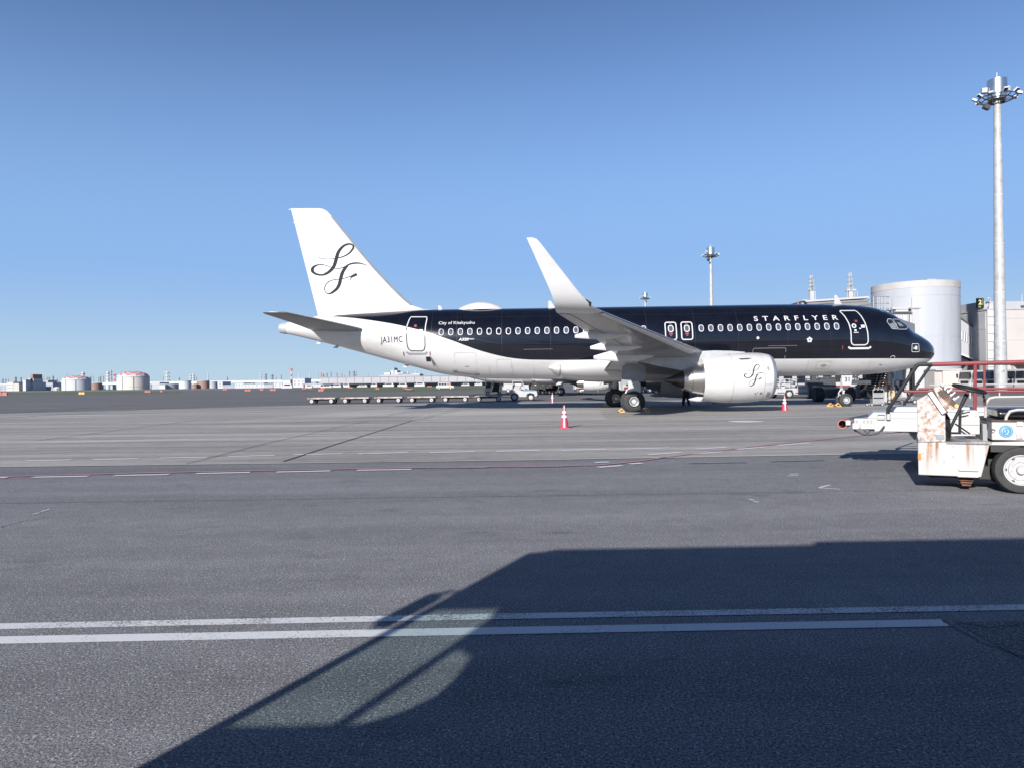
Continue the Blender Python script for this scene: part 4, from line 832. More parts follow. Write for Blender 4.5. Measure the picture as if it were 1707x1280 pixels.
# ------------------------------------------------------------------ foreground tow tug (rusty, white)
def facing(base, ya):
    """photo position -> (x, z) in the vertical plane through base turned by ya"""
    def L(px, py, y=0):
        bx, by = base.x-y*math.sin(ya), base.y+y*math.cos(ya)
        a, b = ray(px, py); c_, s_ = math.cos(ya), math.sin(ya); x = (a*by-bx)/(c_-a*s_); return x, b*(by+x*s_)+CAMH
    return L
def make_tug():
    Y = 9.65; a = lambda px, py, y=Y: at(px, py, y); D = 1.25
    Yt = 10.22; base = Vector((at(1531, 792, Yt).x, Yt, 0)); YA = R(-24)
    t = empty('tow_tug', base, YA, 'rusty white open tow tug with a black steering wheel and round blue badge', 'tow tug')
    L = facing(base, YA)
    def pr(pts, y0, y1, name, mt, par=t, **k):
        m_ = MB().prism([L(*q) for q in pts], y0, y1); m_.v = [(p[0]+(.17*max(0, p[1]) if p[0] < .3 else 0), p[1], p[2]) for p in m_.v]
        return m_.obj(name, mt, par, smooth=False, **k)
    body = pr([(1531, 791), (1636, 795), (1650, 741), (1653, 736.5), (1530, 737)], 0, D, 'side_panel', M['rust_streak'], bevel=.012)
    pr([(1653, 741.5), (1800, 744), (1800, 733), (1653, 736.6)], .0, D, 'fender_rail', M['rust_light'], bevel=.006)
    cowl = pr([(1530, 736.5), (1577, 736.5), (1576, 690), (1560, 672), (1548, 656), (1528, 667)], .01, D*.62, 'front_cowl', M['rust_heavy'], bevel=.01)
    # inner footwell and deck
    zt = L(1600, 737)[1]
    MB().bb((L(1577, 0+737)[0], .0, zt-.03), (L(1653, 737)[0], D, zt)).obj('deck', M['mgrey'], t, smooth=False)
    dk = MB(); x0, x1 = L(1592, 737)[0], L(1651, 737)[0]
    for i in range(6):
        for j in range(13):
            cx = x0+(x1-x0)*(j+.5)/13; cy = .08+i*.17; dk.box((cx, cy, zt+.003), (.012, .13, .006), R(35))
    dk.obj('tread_pattern', M['metal'], t, smooth=False, kind='stuff')
    MB().bb((L(1577, 700)[0]+.0, .35, zt), (L(1577, 700)[0]+.05, D, L(1577, 668)[1])).obj('firewall', M['dark'], t, smooth=False)
    # tilted instrument housing
    hs = [(1547, 655), (1556, 646.5), (1567, 643), (1591, 668), (1597, 680), (1581, 687), (1573, 692)]
    hp = pr(hs, -.015, D*.5, 'instrument_housing', M['rust_dark'], bevel=.008)
    pr([(1556, 647), (1566, 643.5), (1572, 649), (1562, 653), (1566, 660), (1590, 679), (1593, 674), (1597, 680), (1581, 687), (1571, 676), (1563, 662)], -.019, -.014, 'peeling_panel', M['rust_heavy'])
    pr([(1546, 655), (1553, 652), (1577, 686), (1570, 690)], -.04, -.022, 'bracket_bar', M['lgrey'])
    mb = MB()
    for k, (px, py) in enumerate(((1572, 645), (1577, 650), (1583, 655), (1588, 661), (1594, 668))):
        x, z = L(px, py); mb.tube([(x, .1+.04*k, z), (x+.03+.01*k, .1+.04*k, z+.06)], .012, 6); mb.box((x+.02, .2+.05*k, z+.02), (.05, .05, .03), Matrix.Rotation(R(40), 3, 'Y'))
    mb.obj('switch_cluster', M['lgrey'], t, smooth=False)
    MB().lathe([(-.02, .001), (-.02, .025), (0, .025), (.01, .001)], (L(1594, 676)[0], -.02, L(1594, 676)[1]), 'y', 12).obj('lamp_button', M['yellow'], t)
    x0, z0 = L(1569, 641); x1, z1 = L(1579, 658)
    MB().add([(x0-.05, .1, z0), (x0+.12, .1, z1), (x0+.12, .42, z1+.02), (x0-.05, .42, z0+.03)], [(0, 1, 2, 3)]).obj('clear_shield', M['galv'], t, smooth=False)
    MB().bb((L(1560, 725)[0], -.004, L(1560, 731)[1]), (L(1574, 725)[0], .02, L(1574, 724)[1])).obj('maker_plate', M['mgrey'], t, smooth=False)
    pr([(1578.5, 735), (1592, 735), (1590, 700), (1584, 690), (1578.5, 690)], .32, .8, 'dark_gap_box', M['dark'])  # dark box filling the gap behind the steering column
    for k in range(3): MB().tube([(L(1580+3*k, 700)[0], .2+.05*k, L(1580, 700)[1]), (L(1584+2*k, 715)[0], .16, L(1580, 716)[1]), (L(1579+4*k, 730)[0], .22, L(1580, 732)[1])], .008, 6).obj('loose_cable', M['dark'], t)
    # steering column and wheel
    x0, z0 = L(1584, 727); x1, z1 = L(1618, 657)
    MB().tube([(x0, .3, z0), (x0+(x1-x0)*.7, .3, z0+(z1-z0)*.7), (x1, .3, z1)], [.02, .022, .03], 10).tube([(x0+.1, .3, z0+.16), (x0+.28, .32, z0+.02)], .012, 6).tube([(x0+(x1-x0)*.5, .3, z0+(z1-z0)*.5), (x1+.03, .28, z0+.33)], .01, 6).obj('steering_column', M['dark'], t)
    wc = Vector((L(1622, 648)[0], .3, L(1622, 648.5)[1])); nrm = (Vector((x1, 0, z1))-Vector((x0, 0, z0))).normalized(); nrm = Vector((.27, -.12, 1)).normalized()
    u = nrm.cross(Vector((0, 1, 0))).normalized(); v_ = nrm.cross(u)
    pts = [wc+(u*math.cos(q)+v_*math.sin(q))*.2 for q in frange(0, 2*math.pi, 33)]
    mb = MB().tube(pts, .021, 8, cap=False)
    for q in (0, 2.1, 4.2): mb.tube([wc-nrm*.03, wc+(u*math.cos(q)+v_*math.sin(q))*.2], .012, 6)
    mb.lathe([(-.04, .03), (0, .045), (.015, .02)], wc, 'z', 10); mb.obj('steering_wheel', M['dark'], t)
    # centre console
    cs = [(1610, 727), (1643, 727), (1643, 700), (1640, 688), (1636, 685.5), (1616, 685.5), (1611, 692)]
    co = pr(cs, .42, .7, 'console', M['rust_light'], bevel=.01)
    for px in (1621, 1628.5):
        x, z = L(px, 695); MB().bb((x-.012, .412, z-.035), (x+.012, .4205, z+.035)).obj('console_slot', M['lgrey'], co, smooth=False)
    x, z = L(1611, 710.5); MB().bb((x, .414, z-.003), (L(1641, 710)[0], .4195, z+.002)).obj('console_seam', M['rust'], co, smooth=False)
    mb = MB()
    for px, py in ((1614.5, 692), (1614.5, 697), (1636, 692), (1636, 696.5)):
        x, z = L(px, py); mb.lathe([(-.008, .006), (0, .006)], (x, .42, z), 'y', 8)
    mb.obj('console_bolts', M['dark'], co, smooth=False, kind='stuff')
    MB().bb((L(1645, 700)[0], .3, zt), (L(1653, 700)[0], .9, L(1645, 708)[1])).obj('step_box', M['mgrey'], t, smooth=False)
    # battery box with badge and cushion
    bx = MB().bb((L(1653.5, 733)[0], .0, L(1653.5, 733)[1]), (L(1800, 733)[0], D, L(1653, 702.5)[1])).obj('battery_box', M['rust_light'], t, bevel=.012, smooth=False)
    MB().bb((L(1651.5, 702)[0], -.02, L(1653.5, 702.5)[1]+.0), (L(1800, 733)[0], D, L(1653, 699.5)[1])).obj('box_lid', M['rust_dark'], bx, bevel=.006, smooth=False)
    cx, cz = L(1677, 718.5); R0 = .081
    bd = MB().add([(cx+R0*math.cos(q), -.006, cz+R0*math.sin(q)) for q in frange(0, 2*math.pi*31/32, 32)], [tuple(range(32))]).obj('round_badge', mat('badge_blue', (.04, .2, .36), .45), bx, smooth=False)
    pw = mat('badge_pale', (.4, .52, .58), .45)
    def ringm(r0, r1, a0, a1, n=20, w=None):
        mb = MB(); v = []
        for q in frange(a0, a1, n): v += [(cx+r0*math.cos(q), -.0085, cz+r0*math.sin(q)), (cx+r1*math.cos(q), -.0085, cz+r1*math.sin(q))]
        return mb.add(v, [(2*i, 2*i+1, 2*i+3, 2*i+2) for i in range(n-1)])
    ringm(.061, .064, 0, 2*math.pi, 33).obj('badge_ring', pw, bd, smooth=False)
    mb = MB()
    for k in range(26):
        q = 2*math.pi*k/26; mb.box((cx+.0715*math.cos(q), -.0085, cz+.0715*math.sin(q)), (.006, .001, .0035), Matrix.Rotation(-q, 3, 'Y'))
    mb.obj('badge_lettering', pw, bd, smooth=False, kind='stuff')
    mb = MB()
    for r_, a0, a1, w in ((.045, 1.2, 3.9, .012), (.028, -1.5, 1.6, .012), (.036, 4.2, 5.6, .01), (.015, 1.5, 4.3, .012)):
        v = []
        for q in frange(a0, a1, 12):
            ww = w*math.sin(math.pi*(q-a0)/(a1-a0)); v += [(cx+(r_-ww/2)*math.cos(q), -.0085, cz+(r_-ww/2)*math.sin(q)), (cx+(r_+ww/2)*math.cos(q), -.0085, cz+(r_+ww/2)*math.sin(q))]
        mb.add(v, [(2*i, 2*i+1, 2*i+3, 2*i+2) for i in range(11)])
    mb.obj('badge_figure', pw, bd, smooth=False)
    for px, py in ((1655.5, 717.5),): x, z = L(px, py); MB().lathe([(-.03, .02), (-.01, .025), (0, .025)], (x, 0, z), 'y', 10).obj('side_lamp', M['dgrey'], bx)
    for py in (706, 727): 
        x, z = L(1699, py); MB().bb((x-.03, -.02, z-.03), (x+.04, 0, z+.03)).obj('box_hinge', M['rust_light'], bx, smooth=False)
    x, z = L(1656, 700); zc = L(1656, 682)[1]
    MB().loft([[(x+.08+dx, y, zz) for y, zz in ((.18, z+.02), (.16, z+.1), (.24, zc), (D-.1, zc), (D-.05, z+.1), (D-.08, z+.02))] for dx in (0, .04, 1.2)]).obj('seat_cushion', M['seat'], t, bevel=.025)
    z1 = L(1660, 679)[1]
    hp_ = []
    for yy, px0, ztop in ((.02, 1677, 683), (.75, 1660, 664)):
        xx = L(px0, 700)[0]; zb = L(1660, 701)[1]; zt_ = L(1660, ztop)[1]
        MB().tube([(xx, yy, zb), (xx+.01, yy, zt_-.09), (xx+.05, yy, zt_-.02), (xx+.13, yy, zt_), (xx+1.0, yy, zt_+.01), (xx+1.0, yy, zb)], .019, 8).obj('seat_rail', M['rust_light'], t)
    # markers and steps on the panel
    x, z = L(1530.5, 766); MB().bb((x-.002, -.012, z), (L(1535.5, 757)[0], .0, L(1530.5, 755)[1])).obj('amber_reflector', mat('amber_plastic', (.45, .2, .06), .3), t, smooth=False)
    x, z = L(1598, 784); MB().bb((x, -.035, z), (L(1631, 784)[0], .0, z+.035)).obj('step_lip', M['white2'], t, smooth=False, bevel=.006)
    MB().bb((x-.012, -.004, z-.085), (L(1631, 784)[0], -.001, z-.002)).obj('step_plate', M['rust_light'], t, smooth=False)
    mb = MB()
    for px, py in ((1552, 742), (1589, 743.5), (1553, 760), (1589, 761), (1538, 756), (1538, 763), (1574, 769)):
        x, z = L(px, py); mb.lathe([(-.008, .009), (0, .009)], (x, 0, z), 'y', 8)
    mb.obj('panel_bolts', M['rust'], t, smooth=False, kind='stuff')
    # underside: springs/step bracket
    x, z = L(1614, 800); mb = MB()
    for k in range(4): mb.box((x, .2, z+.02-k*.035), (.2-.03*k, .12, .022))
    mb.obj('leaf_spring', M['rust'], t, smooth=False)
    MB().bb((.15, .25, .16), (1.1, D-.1, .34)).obj('chassis_frame', M['dark'], t, smooth=False)
    # wheels
    cx, cz = L(1703, 787)
    ww = None
    for yy in (.0, D-.3):
        wh = MB().lathe([(.24, .2), (.24, .29), (.2, .317), (.12, .325), (.04, .317), (.0, .30), (-.008, .26), (.005, .205), (.03, .2)], (cx, yy, .325), 'y', 48).obj('wheel', M['rubber'], t, ang=45)
        MB().lathe([(.03, .205), (-.004, .205), (-.004, .192), (.03, .18), (.035, .15), (.012, .14), (.012, .105), (.03, .095), (.03, .06), (-.03, .05), (-.035, .001)], (cx, yy, .325), 'y', 36).obj('rim', M['white2'], wh, ang=28)
        for k in range(8):
            q = k*math.pi/4+.2; MB().lathe([(.0, .011), (.02, .011)], (cx+.12*math.cos(q), yy+.0, .325+.12*math.sin(q)), 'y', 8).obj('wheel_nut', M['lgrey'], wh, smooth=False)
        for k in range(6):
            q = k*math.pi/3; MB().box((cx+.168*math.cos(q), yy+.028, .325+.168*math.sin(q)), (.014, .014, .035), Matrix.Rotation(-q, 3, 'Y')).obj('rim_slot', M['dark'], wh, smooth=False)
    # arch liner
    MB().bb((L(1650, 742)[0]+.03, .32, .25), (L(1800, 742)[0], .36, L(1660, 741)[1])).obj('arch_liner', M['dark'], t, smooth=False)
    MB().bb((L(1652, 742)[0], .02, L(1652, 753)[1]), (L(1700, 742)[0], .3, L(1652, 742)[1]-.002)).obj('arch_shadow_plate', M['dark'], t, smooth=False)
    # rear lamp on a stalk
    x, z = L(1655, 661); MB().box((x, .5, z), (.07, .03, .07), Matrix.Rotation(R(15), 3, 'Y')).tube([(x, .5, z-.03), (x, .5, L(1655, 680)[1])], .008, 6).obj('work_lamp', M['dgrey'], t, smooth=False)
make_tug()
# ------------------------------------------------------------------ foreground belt loader behind the tug
def make_loader():
    Y = 12.9; base = Vector((at(1405, 707, Y).x, Y, 0)); YA = R(-25)
    t = empty('belt_loader', base, YA, 'white low loader with red and black handrails reaching past the tug in the right foreground', 'belt loader')
    L = facing(base, YA)
    W_ = 1.0
    # boom side beam and upper tier
    MB().prism([L(1424, 697), L(1459, 697.5), L(1540, 698), L(1760, 700), L(1760, 722), L(1461, 718.5), L(1459, 719), L(1424, 711)], 0, .1).obj('side_beam', M['white2'], t, smooth=False, bevel=.008)
    MB().prism([L(1446, 696.5), L(1456, 687), L(1760, 688), L(1760, 698.5), L(1446, 697)], .02, W_).obj('boom_cover', M['white2'], t, smooth=False, bevel=.01)
    MB().prism([L(1473, 687, .4), L(1484, 678, .4), L(1760, 679, .4), L(1760, 688, .4)], .4, W_+.3).obj('deck_box', M['white2'], t, smooth=False, bevel=.01)
    MB().prism([L(1416, 700), L(1459, 692), L(1459, 708), L(1422, 716)], .12, W_).obj('nose_plate', M['dgrey'], t, smooth=False)
    x, z = L(1404.5, 706.5)
    mb = MB().lathe([(0, .062), (-.012, .068), (-.012, .078), (.05, .078), (.8, .075)], (0, 0, 0), 'y', 24)
    mb.v = [(x+p[0]-.0*p[1]+p[1]*.15, p[1], z+p[2]) for p in mb.v]; mb.obj('roller_tube_end', mat('faded_red_steel', (.4, .13, .1), .6), t)
    mb = MB().lathe([(-.004, .062), (.3, .06), (.3, .001)], (x, 0, z), 'y', 20); mb.obj('tube_inside', M['dark'], t)
    for a_, b_, nm in ((1421, 1432, 'control_box'), (1434, 1458, 'control_box')):
        x0, z0 = L(a_, 714); x1, z1 = L(b_, 704.5); MB().bb((x0, -.12, z0), (x1, -.001, z1)).obj(nm, M['white2'], t, smooth=False, bevel=.008)
    MB().bb((L(1410, 707)[0], -.03, L(1410, 708)[1]), (L(1418, 707)[0], .05, L(1410, 700)[1])).obj('end_bracket', M['rust_light'], t, smooth=False)
    for px, c_ in ((1428, 'red'), (1440.5, 'dgrey'), (1446.5, 'red'), (1452, 'yellow')):
        x, z = L(px, 702); MB().lathe([(-.02, .016), (0, .018)], (x, 0, z), 'y', 10).obj('push_button', M[c_], t, smooth=False)
    x, z = L(1420.5, 702.5); MB().lathe([(-.02, .025), (0, .028)], (x, 0, z), 'y', 12).obj('round_lamp', M['dgrey'], t)
    x0, z0 = L(1463, 698.5); x1, z1 = L(1475, 690)
    MB().tube([(x0, -.03, z0), (x1, -.03, z0), (x1, -.03, z1), (x0, -.03, z1), (x0, -.03, z0)], .009, 6).obj('lever_guard', M['rust_light'], t)
    x, z = L(1481, 694); MB().lathe([(z-.05, .035), (z+.05, .035)], (x, -.04, 0), 'z', 12).obj('post_socket', M['rust_light'], t)
    hs = [L(*q) for q in ((1474, 709.5), (1469, 716), (1462, 722), (1446, 724.5), (1436, 722), (1428, 718), (1424, 716))]
    MB().tube([(p[0], -.05-.02*i % .05, p[1]) for i, p in enumerate(hs)], .016, 8).tube([(L(1440, 716)[0], -.06, L(1440, 716)[1]), (L(1446, 722)[0], -.08, L(1446, 722)[1]), (L(1452, 717)[0], -.06, L(1452, 716)[1])], .01, 6).obj('black_hose', M['dark'], t)
    # belt
    MB().prism([L(1459, 692), L(1480, 688.5), L(1760, 688), L(1760, 691), L(1459, 695)], .15, .9).obj('conveyor_belt', M['dark'], t, smooth=False)
    # lower chassis, wheels, fender
    MB().bb((L(1530, 720)[0], .1, L(1540, 737)[1]), (L(1760, 720)[0], 1.9, L(1540, 719)[1])).obj('chassis', M['white2'], t, smooth=False)
    MB().prism([L(1516, 720, .4), L(1520, 728, .4), L(1527, 735, .4), L(1545, 738, .4), L(1545, 719, .4)], .4, .9).obj('fender', M['white2'], t, bevel=.02)
    MB().prism([L(1488, 718), L(1492, 721.5), L(1520, 722.5), L(1525, 718)], .3, .8).obj('belt_drum', M['dark'], t)
    for px in (1580, 1720):
        for yy in (.3, 1.5): MB().lathe([(.0, .001), (.0, .2), (0, .3), (.03, .33), (.17, .33), (.2, .3), (.2, .001)], (L(px, 700)[0], yy, .33), 'y', 24).obj('wheel', M['rubber'], t)
    # handrails: black slanted ends, red rails
    for yy, (p0, p1), top, mid in ((0.0, ((1480, 688), (1529, 608)), 606, 651.5), (1.6, ((1507, 679), (1552, 607.5)), 607.5, 647)):
        s = lambda px, py: (lambda q: (q[0], yy, q[1]))(L(px, py, yy))
        b_ = MB().tube([s(p0[0], p0[1]+3), s(p0[0]+.5, p0[1]-6), s(p1[0]-1.5, p1[1]+3), s(p1[0]+3, p1[1])]+[s(p1[0]+(25 if yy == 0 else 6), p1[1]-.2)], .033 if yy == 0 else .026, 8).obj('black_rail_end', M['dark'], t)
        MB().tube([s(p1[0]+(25 if yy == 0 else 6), p1[1]-.3), s(1800, top-4.5 if yy == 0 else 606.5)], .036 if yy == 0 else .022, 8).obj('top_rail', M['red'], t)
        MB().tube([s(p0[0]+(27 if yy == 0 else 24), mid+1), s(1800, mid+.5)], .02, 8).obj('middle_rail', M['red'], t)
        xp = 1625.5 if yy == 0 else 1641; MB().tube([s(xp, top), s(xp, 690)], .026 if yy == 0 else .02, 8).obj('rail_post', M['red'], t)
        MB().tube([s(1760, top), s(1760, 690)], .026, 8).obj('rail_post', M['red'], t)
    x, z = L(1620, 688, .8); MB().tube([(x, .8, z), (x, .8, z+.12)], .018, 6).obj('red_lever', M['red'], t)
make_loader()
# ------------------------------------------------------------------ middle distance: baggage train
M['deckw'] = mat('worn_pale_deck', (.42, .4, .37), .8, noise=.3, nscale=6, dirt=(.16, .1, .07), dscale=3, damt=.5); M['rustd'] = mat('dark_rusty_frame', (.05, .035, .03), .8, noise=.3, nscale=6)
def make_dolly():
    d = empty('baggage_dolly')
    MB().bb((-1.18, -.7, .46), (1.18, .7, .50)).bb((-1.2, -.74, .42), (-1.14, .74, .54)).bb((1.14, -.74, .42), (1.2, .74, .54)).bb((-1.14, -.74, .43), (1.14, -.69, .53)).bb((-1.14, .69, .43), (1.14, .74, .53)).obj('platform', M['deckw'], d, smooth=False)
    MB().bb((-.9, -.25, .3), (.9, -.18, .42)).bb((-.9, .18, .3), (.9, .25, .42)).bb((-.3, -.5, .33), (.25, .5, .4)).tube([(1.15, 0, .36), (1.8, 0, .34)], .035, 6).box((1.85, 0, .34), (.12, .12, .06)).obj('chassis', M['rustd'], d, smooth=False)
    for i, (x, y) in enumerate(((-.85, -.6), (.85, -.6), (-.85, .6), (.85, .6))):
        w = MB().lathe([(-.08, .001), (-.08, .14), (-.09, .2), (-.05, .235), (.05, .235), (.09, .2), (.08, .14), (.08, .001)], (x, y, .235), 'y', 18).obj('wheel', M['rubber'], d)
        MB().lathe([(-.1, .001), (-.1, .03), (-.095, .15), (-.08, .15)], (x, y, .235), 'y', 14).obj('hub_cap', M['white2'], w)
        MB().lathe([(-.112, .001), (-.112, .035), (-.1, .035)], (x, y, .235), 'y', 8).obj('hub_bolt', M['dark'], w)
    return d
dolly = make_dolly(); index_kids()
nm = ('empty flat baggage dolly at the far left tail end of the train', 'empty baggage dolly, next to the last one at the left end', 'empty baggage dolly below the black rear door of the airliner', 'empty baggage dolly between the rear door and the cargo hatch', 'empty baggage dolly coupled one before the foremost', 'foremost flat baggage dolly, hitched right behind the white tractor')
for i in range(6):
    o = dolly if i == 0 else copy_tree(dolly); p = gr(536+55.7*i, 673-.7*i); o.location = (p.x, p.y+.6, 0); o.rotation_euler = (0, 0, R(-.3+.8*(i % 3)))
    o['label'] = nm[i]; o['category'] = 'dolly'; o['group'] = 'baggage dollies towed in a row'
def make_tractor():
    p = gr(845, 668.3); t = empty('baggage_tractor', (p.x, p.y+.5, 0), R(-1), 'white open baggage tractor with a canopy at the head of the dolly train', 'tractor')
    A = M['white2']
    MB().prism([(.12, .45), (.3, .95), (.55, 1.1), (.95, 1.1), (1.2, .95), (1.55, .85), (2.68, .85), (2.74, .5), (2.62, .38), (2.5, .38), (2.42, .6), (2.1, .7), (1.8, .6), (1.72, .35), (1.1, .35), (1.0, .6), (.62, .78), (.3, .62)], -.65, .65).obj('body', A, t, smooth=False, bevel=.03)
    MB().prism([(1.45, .86), (2.66, .82), (2.66, .9), (1.5, 1.02)], -.6, .6).obj('bonnet', M['blue'], t, smooth=False)
    MB().tube([(.5, -.6, 1.0), (.55, -.6, 1.75), (1.35, -.6, 1.75), (1.62, -.6, .95)], .035, 6).tube([(.5, .6, 1.0), (.55, .6, 1.75), (1.35, .6, 1.75), (1.62, .6, .95)], .035, 6).bb((.5, -.62, 1.73), (1.4, .62, 1.79)).obj('canopy', A, t, smooth=False)
    MB().tube([(1.4, 0, .9), (1.2, 0, 1.2)], .03, 6).tube([(1.2+.15*math.cos(a)*.5, .15*math.sin(a), 1.2+.15*math.cos(a)) for a in frange(0, 2*math.pi, 13)], .02, 6).obj('steering_wheel', M['dark'], t)
    MB().bb((.6, -.45, .9), (1.0, .45, 1.08)).bb((.55, -.45, 1.0), (.66, .45, 1.4)).obj('seat', M['seat'], t, smooth=False)
    MB().bb((2.74, -.5, .3), (2.84, .5, .5)).obj('bumper', M['dark'], t, smooth=False)
    for x, r_ in ((.68, .34), (2.15, .3)):
        for y in (-.58, .58):
            w = MB().lathe([(-.1, .001), (-.1, r_*.6), (-.1, r_*.85), (-.06, r_), (.06, r_), (.1, r_*.85), (.1, .001)], (x, y, r_), 'y', 20).obj('wheel', M['rubber'], t)
            MB().lathe([(-.12, .001), (-.12, r_*.5), (-.1, r_*.62)], (x, y, r_), 'y', 16).obj('hub', A, w)
    MB().box((.1, -.3, .7), (.06, .3, .2)).obj('rear_panel', M['rust'], t, smooth=False)
make_tractor()
# ------------------------------------------------------------------ things under and behind the second airliner
def wheels(par, pts, r_=.35, w_=.22, cap=True):
    for x, y in pts:
        w = MB().lathe([(-w_/2, .001), (-w_/2, r_*.85), (-w_*.3, r_), (w_*.3, r_), (w_/2, r_*.85), (w_/2, .001)], (x, y, r_), 'y', 14).obj('wheel', M['rubber'], par)
        if cap: MB().lathe([(-w_/2-.01, .001), (-w_/2-.01, r_*.55), (-w_/2, r_*.6)], (x, y, r_), 'y', 12).obj('hub', M['white2'], w)
p = gr(808, 658.5); t = empty('belt_loader', (p.x, p.y, 0), R(4), 'white loader portal with a steep black belt standing behind the dolly train', 'belt loader')
MB().bb((0, -.4, .3), (.9, .8, .95)).obj('cab_base', M['white2'], t, smooth=False)
MB().prism([(.15, .95), (.2, 1.65), (.85, 1.65), (.85, .95)], -.3, .7).obj('cab', M['glass'], t, smooth=False)
MB().prism([(.78, .9), (1.0, 2.0), (1.15, 2.0), (1.0, .9)], -.5, -.3).prism([(2.1, .5), (2.0, 2.0), (2.15, 2.0), (2.25, .5)], -.5, -.3).bb((.8, -.55, 2.0), (2.2, .6, 2.16)).obj('portal_frame', M['white2'], t, smooth=False)
MB().prism([(.95, .4), (1.4, 1.85), (2.05, 1.85), (1.95, .4)], -.3, .5).obj('belt', M['dark'], t, smooth=False)
wheels(t, [(.4, -.4), (2.0, -.4), (.4, .8), (2.0, .8)], .25)
p = gr(838, 655); t = empty('service_truck', (p.x, p.y, 0), R(3), 'low white service truck behind the canopy of the baggage tractor', 'truck')
MB().bb((0, 0, .5), (4.6, 1.8, 1.0)).bb((3.3, .05, 1.0), (4.5, 1.75, 1.9)).bb((.2, .1, 1.0), (1.8, 1.7, 1.55)).obj('body', M['white2'], t, smooth=False)
MB().bb((3.45, .03, 1.3), (4.3, .05, 1.75)).obj('window', M['glass'], t, smooth=False); MB().lathe([(2.0, .32), (3.1, .32)], (0, .9, 1.3), 'x', 12).obj('tank', M['lgrey'], t)
wheels(t, [(.9, .1), (3.8, .1)], .35)
for i, px in enumerate((893, 904.5, 916, 927.5)):
    p = gr(px, 656.5); t = empty('baggage_cart', (p.x, p.y+1, 0), R(2*i-3), ('black curtained baggage cart next to the worker in the orange vest', 'black baggage cart, second after the worker', 'black baggage cart, third after the worker', 'black baggage cart nearest the gear of the far airliner')[i], 'baggage cart', 'dark carts beneath the far airliner')
    MB().bb((-.5, -.6, .35), (.5, .8, .45)).obj('floor', M['dgrey'], t, smooth=False); MB().bb((-.5, -.6, .45), (.5, .8, 1.55)).obj('cover', M['dark'], t, smooth=False)
    MB().bb((-.52, -.62, 1.55), (.52, .82, 1.6)).obj('roof', M['dgrey'], t, smooth=False)
    MB().box((.1, -.61, 1.2), (.08, .01, .08)).box((-.25, -.61, .9), (.1, .01, .05)).obj('tag', M['white2'], t, smooth=False)
    wheels(t, [(-.3, -.55), (.3, -.55)], .18, .1)
def person(name, loc, rz, pose, mats, label, vest=None):
    o = empty(name, loc, rz, label, 'person')
    V, E, Rr = [], [], []
    def chain(pts, root=None):
        prev = root
        for x, y, z, r_ in pts:
            V.append((x, y, z)); Rr.append(r_); i = len(V)-1
            if prev is not None: E.append((prev, i))
            prev = i
        return prev
    pel = chain([(0, 0, .95, .14)]); ch = chain([(.0, 0, 1.15, .13), (.01, 0, 1.38, .145)], pel); nk = chain([(.02, 0, 1.5, .06)], ch)
    st = pose.get('stride', .12); ar = pose.get('arm', 0)
    for sgn, s2 in ((1, 1), (-1, -1)):
        chain([(0, .1*sgn, .88, .13), (st*.5*s2, .11*sgn, .5, .115), (st*s2-.04, .11*sgn, .09, .095), (st*s2+.13, .12*sgn, .04, .04)], pel)
        chain([(0, .2*sgn, 1.42, .06), (.04+ar*.15*s2, .25*sgn, 1.15, .045), (.16+ar*.2*s2, .24*sgn, .93+ar*.25, .036)], ch)
    me = bpy.data.meshes.new('body'); me.from_pydata(V, E, []); b = bpy.data.objects.new('body', me); S.collection.objects.link(b); b.parent = o
    sk = b.modifiers.new('skin', 'SKIN'); sk.use_smooth_shade = True
    for i, r_ in enumerate(Rr): me.skin_vertices[0].data[i].radius = (r_, r_)
    me.skin_vertices[0].data[0].use_root = True
    sb = b.modifiers.new('sub', 'SUBSURF'); sb.levels = 1; sb.render_levels = 1; me.materials.append(mats[0])
    MB().lathe([(1.46, .045), (1.52, .05), (1.56, .075), (1.62, .085), (1.68, .082), (1.73, .06), (1.76, .01)], (.03, 0, 0), 'z', 16).obj('head', M['skin'], o)
    MB().lathe([(1.66, .093), (1.7, .092), (1.75, .07), (1.78, .01)], (.02, 0, 0), 'z', 16).obj('cap', mats[2], o)
    vz = MB().loft([[(.01+a_*math.cos(q), b_*math.sin(q), z) for q in frange(0, 2*math.pi*15/16, 16)] for z, a_, b_ in ((.98, .15, .19), (1.1, .14, .18), (1.3, .155, .2), (1.42, .14, .2), (1.48, .09, .13))]).obj('vest', mats[1], o)
    return o
person('person', gr(883.5, 657), R(200), {'stride': .12, 'arm': .8}, (M['navy'], M['vest'], M['white2']), 'worker in a bright orange vest standing among the dark carts behind the tractor')
person('person', gr(1144, 676.3), R(-60), {'stride': .14, 'arm': .3}, (M['navy'], M['redc'], M['white2']), 'worker in dark trousers and red top, half hidden behind the engine exhaust')
